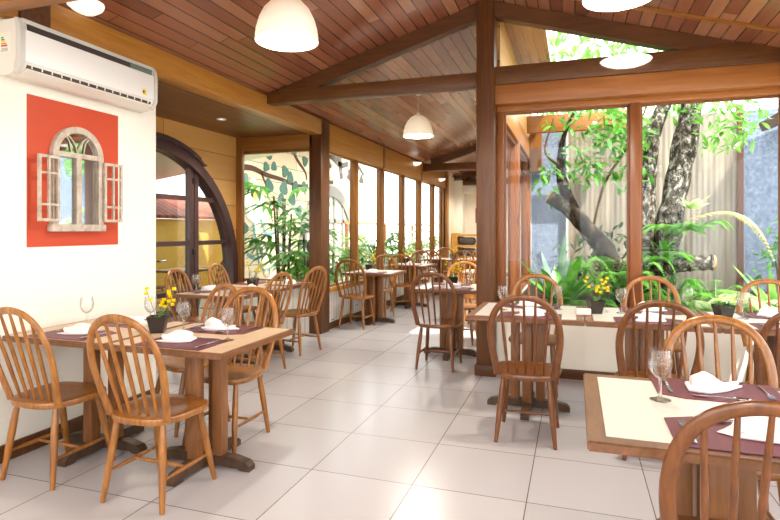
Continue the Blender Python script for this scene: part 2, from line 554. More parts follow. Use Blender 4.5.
# arched door: arch frame, mouldings, rails, leaf stiles, panes
door = MB()
def arcpts(r, y_from, n=36, x=0, below=True):
    pts = []
    for k in range(n + 1):
        a = math.pi * k / n
        pts.append((x, CYD + r * math.cos(a), CZD + r * math.sin(a)))
    if below:
        pts = [(x, CYD + r, 0.0)] + pts + [(x, CYD - r, 0.0)]
    return pts
def arcband(r0, r1, x0, x1, a0=0, a1=180, n=36, foot=False):
    m = MB(); out, inn = [], []
    for k in range(n + 1):
        a = rad(a0 + (a1 - a0) * k / n)
        out.append((CYD + r1 * math.cos(a), CZD + r1 * math.sin(a))); inn.append((CYD + r0 * math.cos(a), CZD + r0 * math.sin(a)))
    if foot:
        out = [(CYD + r1, 0)] + out + [(CYD - r1, 0)]; inn = [(CYD + r0, 0)] + inn + [(CYD - r0, 0)]
    V = []
    for x in (x0, x1):
        V.append(([m.bm.verts.new((x, y, z)) for y, z in out], [m.bm.verts.new((x, y, z)) for y, z in inn]))
    nn = len(out)
    for i in range(nn - 1):
        for q in ((V[0][0][i], V[0][0][i + 1], V[0][1][i + 1], V[0][1][i]), (V[1][0][i], V[1][0][i + 1], V[1][1][i + 1], V[1][1][i]),
                  (V[0][0][i], V[0][0][i + 1], V[1][0][i + 1], V[1][0][i]), (V[0][1][i], V[0][1][i + 1], V[1][1][i + 1], V[1][1][i])):
            m.bm.faces.new(q)
    for i in (0, nn - 1):
        m.bm.faces.new((V[0][0][i], V[0][1][i], V[1][1][i], V[1][0][i]))
    return m
d1 = struct(arcband(RD - .11, RD + .01, AX - .13, AX + .03, foot=True).build('door_1', 'aubergine', smooth=30))
am = arcband(RD + .01, RD + .06, AX - .02, AX + .06, 62, 150, 20)
e0 = rad(62)
am.tube([(AX + .03, CYD + (RD + .035) * math.cos(e0), CZD + (RD + .035) * math.sin(e0)),
         (AX + .03, CYD + (RD + .06) * math.cos(e0) + .06, CZD + (RD + .03) * math.sin(e0) - .05),
         (AX + .03, CYD + (RD + .09) * math.cos(e0) + .12, CZD + (RD + .05) * math.sin(e0) - .07)], [.03, .028, .012], 8)
am.build('arch_molding', 'aubergine', d1, 30)
def arch_z(y, r): return CZD + math.sqrt(max(0, r * r - (y - CYD) ** 2))
for y, w in ((5.0, .075), (5.655, .075), (5.745, .075), (4.92, .075), (4.26, .075), (4.17, .075)):
    MB().box(AX - .09, AX - .02, y - w / 2, y + w / 2, 0.0, arch_z(y + (w / 2 if y > CYD else -w / 2), RD - .1) + .02).build('door_stile', 'aubergine', d1, 0)
for z in (1.76, 1.21, .1, .62):
    for ya, yb in ((5.04, 5.62), (5.78, CYD + math.sqrt((RD - .1) ** 2 - max(0, z - CZD) ** 2)), (4.3, 4.88)):
        MB().box(AX - .085, AX - .025, ya, yb, z - .028, z + .028).build('door_rail', 'aubergine', d1, 0)
for y in (5.69, 5.0):
    for z in (1.98, 1.1):
        MB().box(AX - .03, AX + .0, y - .025, y + .025, z - .035, z + .035, bevel=.005).build('hinge', 'black', d1)
for ya, yb in ((4.21, 4.95), (5.0, 5.69), (5.72, 6.46)):
    p = [(ya, 0.02), (yb, 0.02)]
    for k in range(9):
        y = yb + (ya - yb) * k / 8
        p.append((y, max(.05, arch_z(y, RD - .1))))
    MB().prism(p, AX - .058, AX - .052, 'X').build('glass_pane', 'doorpane', d1, 0)
MB().tube([(AX - .01, 5.05, 1.02), (AX + .03, 5.05, 1.02), (AX + .03, 5.14, 1.02)], .01, 8).build('door_handle', 'steel', d1)

# alcove end wall with the mural window
sbox('wall_alcove_end', AX - .1, XL + .02, 6.62, 6.72, 0, .6, 'beadx')
sbox('trim_5', AX - .02, -3.3, 6.58, 6.74, 2.47, 2.65, 'golden_x', .005)
sbox('trim_6', AX - .02, -3.24, 6.54, 6.76, .6, .65, 'golden_x', .004)
def window(name, axis, c, u0, u1, z0, z1, fw, fd, mat, glass='pane', mids=()):
    """A framed pane: AXIS is the wall's normal, C its plane, U the run along it."""
    m = MB()
    def bx(ua, ub, za, zb, d=fd):
        if axis == 'X': m.box(c - d / 2, c + d / 2, ua, ub, za, zb)
        else: m.box(ua, ub, c - d / 2, c + d / 2, za, zb)
    bx(u0, u0 + fw, z0, z1); bx(u1 - fw, u1, z0, z1)
    bx(u0 + fw, u1 - fw, z0, z0 + fw); bx(u0 + fw, u1 - fw, z1 - fw, z1)
    o = struct(m.build(name, mat, smooth=0))
    g = MB(); gw = fw * .8
    if axis == 'X': g.box(c - .003, c + .003, u0 + gw, u1 - gw, z0 + gw, z1 - gw)
    else: g.box(u0 + gw, u1 - gw, c - .003, c + .003, z0 + gw, z1 - gw)
    g.build('glass_pane', glass, o, 0)
    return o
window('window_1', 'Y', 6.66, AX, -3.3, .65, 2.47, .045, .07, 'golden_z')
sbox('trim_7', AX - .03, AX + .09, 6.56, 6.62, .6, 2.65, 'golden_z', .004)   # corner board
# corner post
sbox('trim_8', -3.34, -3.16, 6.58, 6.84, 0, 2.83, 'post', .006)
# window run along the left side
sbox('wall_window', -3.30, XL, 6.84, 14.2, 0, .52, 'bead')
sbox('trim_9', -3.32, -3.15, 6.84, 14.2, .52, .585, 'golden_y', .005)
sbox('baseboard_window', XL, XL + .02, 6.84, 14.2, 0, .09, 'post', .003)
ys = [6.84, 7.93, 9.15, 10.40, 11.65, 12.85, 14.05]
for i in range(6):
    a, b = ys[i], ys[i + 1]
    wa, wb = (0 if i == 0 else (.03 if i % 2 else .05)), (.05 if i % 2 else .03)
    if i == 5: wb = .051
    window('window_%d' % (i + 2), 'X', -3.25, a + wa + .0004, b - wb - .0004, .585, 2.45, .02, .05, 'golden_z')
    w = .05 if i % 2 else .03
    sbox('trim_10', -3.31, -3.185, b - w, b + w, .585, 2.45, 'golden_z', .004)
sbox('trim_11', -3.36, -3.14, 14.0, 14.22, 0, 2.83, 'golden_z', .006)
sbox('wall_left_far', -3.36, XL, 14.22, YF, 0, 2.83, 'far_wall')
sbox('wall_far', -3.36, -.6, YF, YF + .1, 0, 3.6, 'far_wall')
sbox('trim_12', -3.22, -2.97, 15.2, YF, 0, 2.75, 'white_wall')

# trusses
def truss(y, zlo, zhi, d=.14, xr=XR, rafters=True, mat='beam'):
    sbox('trim_20', -3.3, RX - .08, y - d / 2, y + d / 2, zlo, zhi, mat, .006)
    if xr > RX:
        sbox('trim_20', RX + .08, xr + .1, y - d / 2, y + d / 2, zlo, zhi + .035, mat, .006)
    if rafters:
        def raf(xa, xb, z_off=.0):
            h = .145
            m = MB().prism([(xa, cz(xa) - z_off), (xb, cz(xb) - z_off), (xb, cz(xb) - h - z_off), (xa, cz(xa) - h - z_off)], y - d / 2 + .012, y + d / 2 - .012, 'Y')
            struct(m.build('trim_21', 'rafter', smooth=0))
        raf(-3.0, RX - .08, .005)
        if xr > RX: raf(RX + .08, 1.45, .005)
TY = 5.3
truss(TY, 2.74, 2.875)
truss(2.24, 2.62, 2.78, .12, rafters=False, mat='golden_x')
truss(-.9, 2.62, 2.78, .12)
truss(11.8, 2.66, 2.82, .14, RX)
truss(15.3, 2.62, 2.78, .14, RX)
sbox('trim_22', RX - .085, RX + .085, TY - .1, TY + .09, 0, 3.56, 'post', .008)     # ridge post
sbox('trim_24', RX - .1, RX + .1, TY - .115, TY + .1, 0, .1, 'rafter', .006)
m = MB().prism([(RX + .09, cz(RX + .09) - .002), (1.7, cz(1.7) - .002), (1.7, cz(1.7) - .022), (RX + .09, cz(RX + .09) - .022)], 4.83, 4.87, 'Y')
struct(m.build('trim_23', 'golden_x', smooth=0))

# atrium glazing below the tie beam
sbox('trim_30', RX + .085, XR + .1, TY - .05, GY + .05, 2.56, 2.74, 'orange_x', .005)
sbox('trim_31', RX + .085, XR + .1, GY - .06, GY + .06, 2.505, 2.56, 'orange_x', .004)
sbox('trim_32', RX + .085, RX + .15, GY - .06, GY + .06, .58, 2.51, 'orange_z', .004)
sbox('trim_33', .465, .555, GY - .07, GY + .06, .58, 2.51, 'orange_z', .004)
sbox('trim_34', 1.64, 1.76, GY - .07, GY + .06, .58, 2.51, 'orange_z', .004)
window('window_8', 'Y', GY, RX + .15, .465, .585, 2.505, .02, .03, 'orange_z')
window('window_9', 'Y', GY, .555, 1.64, .585, 2.505, .02, .03, 'orange_z')
sbox('wall_atrium', RX + .085, XR + .1, GY - .07, GY + .07, 0, .55, 'white_wall')
sbox('trim_35', RX + .085, XR, GY - .1, GY + .1, .55, .585, 'white_box', .004)
sbox('baseboard_atrium', RX + .09, XR, GY - .09, GY - .07, 0, .09, 'rafter', .003)
# clerestory pane in the triangle between tie and rafter
m = MB().prism([(RX + .09, 2.93), (1.15, 2.93), (RX + .09, cz(RX + .09) - .15)], GY - .003, GY + .003, 'Y')
struct(m.build('window_10', 'pane', smooth=0))

# glazed side of the far room (along the atrium)
sbox('wall_side', RX + .0, RX + .1, GY + .08, 15.7, 0, .5, 'white_wall')
sbox('trim_40', RX - .02, RX + .12, GY + .08, 9.3, 2.5, 2.78, 'orange_x', .005)
for y in (5.62, 7.3, 9.15):
    sbox('trim_41', RX - .02, RX + .12, y - .08, y + .08, .5, 2.5, 'orange_z', .005)
window('window_11', 'X', RX + .05, 5.7, 7.22, .5, 2.5, .05, .06, 'orange_z')
window('window_12', 'X', RX + .05, 7.38, 9.07, .5, 2.5, .05, .06, 'orange_z')
sbox('wall_side_upper', RX, RX + .1, GY + .08, 9.3, 2.78, 3.54, 'plankwall')
sbox('wall_side_far', RX, RX + .12, 9.3, 15.7, .0, 3.55, 'far_wall')
# room's right side and the side behind the viewer: low walls, unseen wide windows added for daylight
sbox('wall_right', XR, XR + .1, YB, GY, 0, .5, 'white_wall')
sbox('trim_50', XR, XR + .1, YB, GY, 2.5, 2.85, 'golden_y')
for k in range(4):
    y = YB + k * 2.5
    sbox('trim_51', XR, XR + .1, y, y + .12, .5, 2.5, 'golden_z')
    if k < 3: window('window_%d' % (13 + k), 'X', XR + .05, y + .12, y + 2.5, .5, 2.5, .05, .06, 'golden_z')
sbox('wall_back', -3.42, XR + .1, YB - .1, YB, 0, .5, 'white_wall')
sbox('trim_52', -3.42, XR + .1, YB - .1, YB, 2.5, 2.62, 'golden_x')
for k in range(4):
    x = -3.3 + k * 1.65
    sbox('trim_53', x - .06, x + .06, YB - .1, YB, .5, 2.5, 'golden_z')
    if k < 3: window('window_%d' % (16 + k), 'Y', YB - .05, x + .06, x + 1.59, .5, 2.5, .05, .06, 'golden_z')

# outside: ground, outer boundary walls
sbox('ground', -16, -4.6, -6, 30, -.12, -.02, 'paving')
sbox('ground', -4.6, -3.3, 6.72, 30, -.12, -.01, 'soil_out')
sbox('ground', RX + .1, 8, GY + .07, 11, -.1, .48, 'soil_out')
sbox('ground', XR + .1, 14, -12, GY, -.12, -.02, 'paving')
sbox('ground', -16, XR + .1, -14, YB - .1, -.12, -.02, 'paving')
sbox('wall_mural_house', -6.3, -6.0, 8.95, 15.6, -.1, 3.5, 'cream_boards')
sbox('wall_yard', -7.45, -7.25, 3.5, 11, -.1, 1.58, 'yellow_wall')
m = MB().prism([(-7.1, 1.58), (-7.1, 1.64), (-8.1, 2.12), (-8.1, 2.06)], 3.5, 11, 'Y')
struct(m.build('roof', 'terracotta', smooth=0))
struct(MB().prism([(AX - .1, 2.82), (-8.3, 2.27), (-8.3, 2.35), (AX - .1, 2.92)], 1.5, 8.8, 'Y').build('roof', 'white_wall', smooth=0))
struct(MB().box(-6.6, -5.2, 8.8, 13.2, 3.35, 3.45).build('roof', 'cream_boards', smooth=0))
# atrium back
sbox('wall_atrium_back', RX + .12, -.12, 9.32, 9.5, 0, 2.95, 'slate')
sbox('wall_atrium_panel', -.1, 2.24, 9.24, 9.3, 0, 3.1, 'ribbed')
sbox('trim_60', -.135, -.1, 9.22, 9.3, 0, 3.0, 'grey_plastic')
sbox('trim_61', 2.24, 2.32, 9.2, 9.3, 0, 3.2, 'rafter')
sbox('wall_atrium_stone', 2.36, 5.5, 9.3, 9.5, 0, 3.12, 'slate')
sbox('trim_62', RX + .1, .75, 8.7, 8.8, 2.86, 3.12, 'golden_x', .006)
sbox('trim_63', RX + .12, RX + .3, 9.0, 9.3, 2.3, 2.9, 'golden_z')
m = MB().prism([(2.55, 2.78), (4.6, 3.55), (4.6, 3.7), (2.5, 2.9)], 7.2, 9.2, 'Y')
struct(m.build('roof', 'rafter', smooth=0))
o = thing('garden_rail', 'thin wooden rail on posts outside the far bright windows', 'rail')
MB().box(-5.0, -4.95, 11.6, 20, 1.5, 1.56).build('rail_bar', 'golden_y', o, 0)
for y in (11.7, 14.4, 17.1, 19.8):
    MB().box(-5.01, -4.94, y - .04, y + .04, -.02, 1.5).build('rail_post', 'golden_z', o, 0)

# ------------------------------------------------------------------ chair
def make_chair(name, mat, label):
    t = thing(name, label, 'chair')
    # seat: shield outline, dished top, soft edge
    N = 44
    def outline(k):
        a = 2 * math.pi * k / N
        ca, sa = math.cos(a), math.sin(a)
        e = .62
        x = .213 * math.copysign(abs(ca) ** e, ca); y = .205 * math.copysign(abs(sa) ** (e if sa > 0 else .8), sa)
        x *= 1 + .07 * y / .2
        return x, y
    m = MB(); rings = []
    for f, z in ((.93, .413), (.985, .417), (1.0, .428), (1.0, .440), (.985, .448), (.95, .450), (.7, .446), (.35, .441)):
        rings.append([m.bm.verts.new((outline(k)[0] * f, outline(k)[1] * f, z)) for k in range(N)])
    c = m.bm.verts.new((0, 0, .440))
    for A, B in zip(rings, rings[1:]):
        for k in range(N): m.bm.faces.new((A[k], A[(k + 1) % N], B[(k + 1) % N], B[k]))
    for k in range(N): m.bm.faces.new((rings[-1][k], rings[-1][(k + 1) % N], c))
    m.bm.faces.new(list(reversed(rings[0])))
    m.build('seat', mat, t, 50)
    # bent bow
    half = [(-.178, .436), (-.186, .49), (-.202, .58), (-.213, .67), (-.212, .745), (-.197, .82), (-.163, .885), (-.112, .928), (-.055, .949), (0, .955)]
    full = half + [(-x, z) for x, z in reversed(half[:-1])]
    lean = lambda z: -.150 - (z - .44) * .27
    path = bez([(x, lean(z), z) for x, z in full], 54)
    n = len(path)
    rr = [.0205 + .005 * (abs(2 * i / (n - 1) - 1)) ** 3 for i in range(n)]
    nrm = Vector((0, -1, -.27)).normalized()
    MB().tube(path, rr, 12, .56, up=nrm).build('back_bow', mat, t, 60)
    def bow_z(x):
        x = abs(x); best = None
        for p in path:
            if p.z > .72 and (best is None or abs(abs(p.x) - x) < best[0]): best = (abs(abs(p.x) - x), p.z)
        return best[1]
    for k in range(-2, 3):
        xb, xt = k * .056, k * .071
        zt = bow_z(xt)
        p0, p1 = Vector((xb, lean(.44) + .012, .438)), Vector((xt, lean(zt), zt - .004))
        MB().tube([p0.lerp(p1, i / 6) for i in range(7)], [.0075, .009, .0104, .0108, .010, .0085, .007], 8).build('spindle', mat, t, 60)
    feet = {}
    for sx in (-1, 1):
        for sy in (-1, 1):
            top = Vector((sx * .142, sy * (.135 if sy < 0 else .13), .420)); bot = Vector((sx * .185, -.19 if sy < 0 else .215, 0))
            feet[(sx, sy)] = (top, bot)
            MB().tube([top.lerp(bot, f) for f in (0, .08, .25, .42, .62, .82, .97, 1)], [.0135, .0155, .0185, .0195, .018, .0155, .013, .0115], 10).build('leg', mat, t, 60)
    mids = []
    for sx in (-1, 1):
        a = feet[(sx, -1)]; b = feet[(sx, 1)]
        p = a[0].lerp(a[1], .64); q = b[0].lerp(b[1], .64)
        MB().tube([p.lerp(q, i / 6) for i in range(7)], [.007, .009, .0115, .0125, .0115, .009, .007], 8).build('stretcher', mat, t, 60)
        mids.append(p.lerp(q, .5))
    MB().tube([mids[0].lerp(mids[1], i / 4) for i in range(5)], [.007, .0095, .011, .0095, .007], 8).build('stretcher', mat, t, 60)
    return t
chair_a = make_chair('dining_chair', 'chair', '')
chair_b = make_chair('dining_chair', 'chair_dark', '')
PI = math.pi
CG = 'spindle-backed wooden dining chairs'
def ch(x, y, rz, label, dark=False, z=0):
    return place(chair_b if dark else chair_a, (x, y, z), rz + R.uniform(-.02, .02), label, CG)
W = 'honey wooden bow-back chair '
D_ = 'reddish wooden bow-back chair '
ch(-2.075, 2.365, 0, W + 'at the aisle end of the mirror-side tables, back to camera')
ch(-2.80, 2.385, 0, W + 'against the white wall, partly cut off by the photo edge')
ch(-2.16, 3.10, PI, W + 'facing the camera at the aisle end of the mirror-side tables')
ch(-2.60, 3.28, rad(159), W + 'turned askew behind the mirror-side flowerpot')
ch(-2.93, 4.68, rad(84), W + 'on the aisle side of the alcove table, the closer one')
ch(-2.98, 5.58, rad(80), W + 'on the aisle side of the alcove table, beside the corner post')
ch(-3.68, 4.78, rad(-82), W + 'in front of the arched door stile at the alcove table')
ch(-3.80, 5.63, rad(-84), W + 'between the arched door and the mural window')
ch(-2.93, 7.25, 0, W + 'by the first leafy window, back to camera')
ch(-2.93, 8.18, PI, W + 'facing the camera across the first leafy-window table')
ch(-2.78, 9.0, rad(12), W + 'between the first and second window tables')
ch(-2.85, 10.12, PI, W + 'facing the camera at the second window table')
ch(-2.74, 10.95, 0, W + 'at the far double table beside the windows, back to camera')
ch(-2.82, 12.1, PI, W + 'beyond the far double table next to the windows')
ch(-2.08, 11.0, 0, W + 'at the aisle end of the far double table, back to camera')
ch(-1.98, 12.1, PI, W + 'at the aisle end beyond the far double table')
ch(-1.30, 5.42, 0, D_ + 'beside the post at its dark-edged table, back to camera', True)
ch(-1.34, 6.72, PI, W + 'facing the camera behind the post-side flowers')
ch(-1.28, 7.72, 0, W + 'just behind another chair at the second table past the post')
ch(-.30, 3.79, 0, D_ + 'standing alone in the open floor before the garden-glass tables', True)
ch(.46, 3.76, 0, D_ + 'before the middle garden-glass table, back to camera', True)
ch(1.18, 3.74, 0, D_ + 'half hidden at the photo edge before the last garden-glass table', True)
ch(-.33, 4.93, PI, W + 'against the garden glass next to the post')
ch(.62, 4.99, PI, W + 'against the garden glass under the middle mullion')
ch(1.49, 4.97, PI, W + 'against the garden glass by the stone wall, mostly out of frame')
ch(.62, 2.66, PI, W + 'across the cream-topped front table, facing the camera')
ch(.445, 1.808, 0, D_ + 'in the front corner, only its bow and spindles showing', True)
ch(-6.1, 6.75, 0, W + 'added outdoors for a reflection in the arched door, back to camera', z=-.02)  # yard chairs and table stand in for reflections in the door glass
ch(-5.5, 7.5, rad(90), W + 'added outdoors for a reflection in the arched door, seen side-on', z=-.02)
ch(-6.7, 7.4, rad(-90), W + 'added for a reflection in the arched door, beside the yellow wall', z=-.02)

# ------------------------------------------------------------------ tables
def make_table(sx, sy, inlay, b=.055, name='dining_table'):
    t = thing(name, '', 'table')
    hx, hy = sx / 2, sy / 2
    m = MB()
    # mitred wooden border as one ring
    def ring(z): return ([m.bm.verts.new((x * hx, y * hy, z)) for x, y in ((-1, -1), (1, -1), (1, 1), (-1, 1))], [m.bm.verts.new((x * (hx - b), y * (hy - b), z)) for x, y in ((-1, -1), (1, -1), (1, 1), (-1, 1))])
    lo, li = ring(.718); uo, ui = ring(.750)
    for k in range(4):
        j = (k + 1) % 4
        for q in ((lo[k], lo[j], uo[j], uo[k]), (uo[k], uo[j], ui[j], ui[k]), (li[j], li[k], ui[k], ui[j]), (lo[j], lo[k], li[k], li[j])):
            m.bm.faces.new(q)
    bmesh.ops.recalc_face_normals(m.bm, faces=m.bm.faces)
    ed = [e for e in m.bm.edges if all(abs(abs(v.co.x) - hx) < 1e-5 or abs(abs(v.co.y) - hy) < 1e-5 for v in e.verts) and len({tuple(v.co) for v in e.verts} & {tuple(v.co) for v in ui + li}) == 0]
    bmesh.ops.bevel(m.bm, geom=ed, offset=.005, segments=2, affect='EDGES')
    m.build('table_border', 'table_wood', t, 40)
    MB().box(-hx + b + .0003, hx - b - .0003, -hy + b + .0003, hy - b - .0003, .722, .7508).build('table_panel', inlay, t, 0)
    MB().box(-.2, .2, -.035, .035, .68, .7179).box(-.035, .035, -.2, -.036, .68, .7179).box(-.035, .035, .036, .2, .68, .7179).build('bracket', 'table_leg', t, 0)
    for dx, dy in ((.095, 0), (-.095, 0), (0, .095), (0, -.095)):
        MB().box(dx - .033, dx + .033, dy - .033, dy + .033, .07, .6795, bevel=.004).build('pedestal_post', 'table_leg', t)
    prof = [(.31, 0), (.31, .03), (.285, .052), (.2, .07), (-.2, .07), (-.285, .052), (-.31, .03), (-.31, 0), (-.25, 0), (-.23, .012), (.23, .012), (.25, 0)]
    MB().prism(prof, -.03, .03, 'Y').build('foot_beam', 'table_foot', t, 0)
    for s in (1, -1):
        pr = [(s * .31, 0), (s * .31, .03), (s * .285, .052), (s * .2, .07), (s * .0305, .07), (s * .0305, .012), (s * .23, .012), (s * .25, 0)]
        MB().prism(pr, -.03, .03, 'X').build('foot_beam', 'table_foot', t, 0)
    return t
tab_a = make_table(.765, .76, 'tan_top', .022); tab_b = make_table(.82, .82, 'cream_top'); tab_c = make_table(.76, .78, 'cream_top')
TG = 'square pedestal dining tables'
def tb(p, x, y, label, z=0, rz=0): return place(p, (x, y, z), rz, label, TG)
tb(tab_a, -2.06, 2.735, 'tan-topped square table at the aisle end of the mirror-side pair')
tb(tab_a, -2.829, 2.735, 'tan-topped square table touching the white wall below the mirror')
tb(tab_b, .445, 2.15, 'cream-topped wooden table cut off by the front corner of the photo')
tb(tab_b, 1.27, 2.15, 'cream-topped table beyond the front corner one, outside the photo edge')
tb(tab_b, -.345, 4.39, 'cream-topped table along the garden glass, beside the big post')
tb(tab_b, .478, 4.39, 'cream-topped table along the garden glass, middle of that row')
tb(tab_b, 1.302, 4.39, 'cream-topped table along the garden glass, at the photo edge')
tb(tab_a, -3.33, 4.78, 'set table in the alcove before the arched door, camera-side half', rz=PI / 2)
tb(tab_a, -3.33, 5.548, 'set table in the alcove before the mural window, far half', rz=PI / 2)
tb(tab_c, -2.83, 7.72, 'small square table by the first leafy window')
tb(tab_c, -2.79, 9.5, 'small square table by the second window past the leafy one')
tb(tab_c, -2.79, 11.52, 'far table in the double pair, beside the bright windows')
tb(tab_c, -2.02, 11.52, 'far table in the double pair, aisle half')
tb(tab_c, -1.29, 5.98, 'dark-edged square table just past the post')
tb(tab_c, -1.28, 8.25, 'square table second past the post, mostly hidden by chairs')
tb(tab_c, -6.1, 7.42, 'table outdoors, added for a reflection in the arched door', z=-.02)  # goes with the yard chairs, in place of a door-glass reflection

# ------------------------------------------------------------------ table ware protos
def make_mat():
    w, h, c = .22, .145, .07
    p = [(-w, -h), (w, -h), (w, h - c * .6), (w - c * 1.3, h), (-w + c * 1.3, h), (-w, h - c * .6)]
    o = MB().prism(p, 0, .003, 'Z').build('placemat', 'maroon', smooth=0)
    return tag(o, '', 'placemat', 'maroon leather placemats')
def sheet(outline, z0, z1, hump, n=10, seed=0):
    """A folded cloth: rounded slab over OUTLINE (star-shaped about its centre), raised by HUMP(x, y)."""
    m = MB(); N = len(outline)
    cx = sum(p[0] for p in outline) / N; cy_ = sum(p[1] for p in outline) / N
    rings = []
    for f, top in ((.94, 0), (1.0, .35), (1.0, .7), (.96, 1), (.7, 1), (.4, 1), (.15, 1)):
        rg = []
        for x, y in outline:
            px, py = cx + (x - cx) * f, cy_ + (y - cy_) * f
            z = z0 + (z1 - z0) * top
            if top > 0: z += hump(px, py) * top
            rg.append(m.bm.verts.new((px, py, z)))
        rings.append(rg)
    for A, B in zip(rings, rings[1:]):
        for k in range(N): m.bm.faces.new((A[k], A[(k + 1) % N], B[(k + 1) % N], B[k]))
    m.bm.faces.new(list(reversed(rings[0]))); m.bm.faces.new(rings[-1])
    return m
def dens(poly, n=6):
    out = []
    for i, p in enumerate(poly):
        q = poly[(i + 1) % len(poly)]
        for k in range(n): out.append((p[0] + (q[0] - p[0]) * k / n, p[1] + (q[1] - p[1]) * k / n))
    return out
def make_napkin(kind):
    if kind == 0:   # rounded fold
        a = dens([(-.11, -.05), (-.05, -.075), (.06, -.07), (.105, -.03), (.09, .05), (.02, .07), (-.06, .06)], 5)
        t = thing('napkin', '', 'napkin', group='white folded napkins')
        sheet(a, 0, .010, lambda x, y: .008 * math.sin(x * 20 + .6) * (1 - abs(y) * 8)).build('bottom_fold', 'napkin', t, 60)
        b = dens([(-.07, -.045), (.075, -.05), (.1, -.005), (.07, .045), (-.04, .045)], 5)
        sheet(b, .011, .026, lambda x, y: .012 * math.cos(x * 14) + .006 * math.sin(y * 40 + x * 20) + .008).build('top_fold', 'napkin', t, 60)
    else:           # peaked triangle
        t = thing('napkin', '', 'napkin', group='white folded napkins')
        a = dens([(-.12, -.03), (.0, -.075), (.09, -.06), (.12, .03), (.07, .06), (-.03, .03)], 5)
        sheet(a, 0, .010, lambda x, y: .01 * max(0, 1 - abs(x - .04) * 8)).build('bottom_fold', 'napkin', t, 60)
        b = dens([(-.10, -.02), (.02, -.055), (.085, -.035), (.1, .02), (.05, .045)], 5)
        sheet(b, .012, .022, lambda x, y: .045 * max(0, 1 - math.hypot(x - .055, y - .012) * 11) + .006 * math.sin(x * 40) + .005).build('top_fold', 'napkin', t, 60)
    return t
def make_knife():
    m = MB()
    m.tube([(0, -.1, .004), (0, -.07, .0045), (0, -.02, .0045), (0, .0, .004)], [.005, .0075, .0065, .0045], 8, .5, up=(0, 0, 1))
    m.prism([(-.0055, .0), (.004, .0), (.009, .04), (.009, .085), (.003, .112), (-.0045, .105), (-.0055, .06)], .002, .0035)
    return tag(m.build('table_knife', 'steel'), '', 'knife', 'steel table knives')
def make_fork():
    m = MB()
    m.tube([(0, -.1, .003), (0, -.07, .003), (0, -.02, .005), (0, .035, .004)], [.005, .007, .0032, .003], 8, .45, up=(0, 0, 1))
    m.prism([(-.003, .032), (.003, .032), (.0115, .047), (.0115, .06), (-.0115, .06), (-.0115, .047)], .002, .004)
    for k in range(4):
        x = -.0115 + .0062 * k
        m.prism([(x, .06), (x + .0042, .06), (x + .0036, .1), (x + .0006, .1)], .002, .004)
    return tag(m.build('table_fork', 'steel'), '', 'fork', 'steel table forks')
def make_spoon():
    m = MB()
    m.tube([(0, -.1, .003), (0, -.07, .003), (0, -.02, .0055), (0, .035, .004)], [.005, .007, .0032, .0035], 8, .45, up=(0, 0, 1))
    rings = []
    for f, z in ((1.0, .007), (.85, .0035), (.5, .0018), (.0, .0012)):
        rings.append((f, z))
    vs = []
    for f, z in rings:
        if f == 0: vs.append([m.bm.verts.new((0, .063, z))])
        else: vs.append([m.bm.verts.new((.019 * f * math.cos(2 * PI * k / 16), .063 + .032 * f * math.sin(2 * PI * k / 16), z)) for k in range(16)])
    for A, B in zip(vs, vs[1:]):
        for k in range(16):
            if len(B) == 1: m.bm.faces.new((A[k], A[(k + 1) % 16], B[0]))
            else: m.bm.faces.new((A[k], A[(k + 1) % 16], B[(k + 1) % 16], B[k]))
    o = m.build('dessert_spoon', 'steel')
    return tag(o, '', 'spoon', 'steel spoons')
def make_glass():
    t = thing('wine_glass', '', 'glass', group='clear stemmed wine glasses')
    foot = [(0, .0), (.036, .0), (.037, .002), (.033, .004), (.016, .008), (.0065, .014), (.0052, .03), (.005, .055), (.0062, .078), (.0, .078)]
    MB().lathe(foot, 20).build('stem', 'solidglass', t, 50)
    bowl = [(0, .0785), (.012, .081), (.026, .092), (.036, .108), (.0415, .128), (.0418, .148), (.039, .17), (.0365, .187),
            (.0355, .187), (.0378, .17), (.0405, .148), (.0402, .128), (.0345, .109), (.025, .0945), (.011, .085), (0, .083)]
    MB().lathe(bowl, 24).build('bowl', 'wineglass', t, 50)
    return t
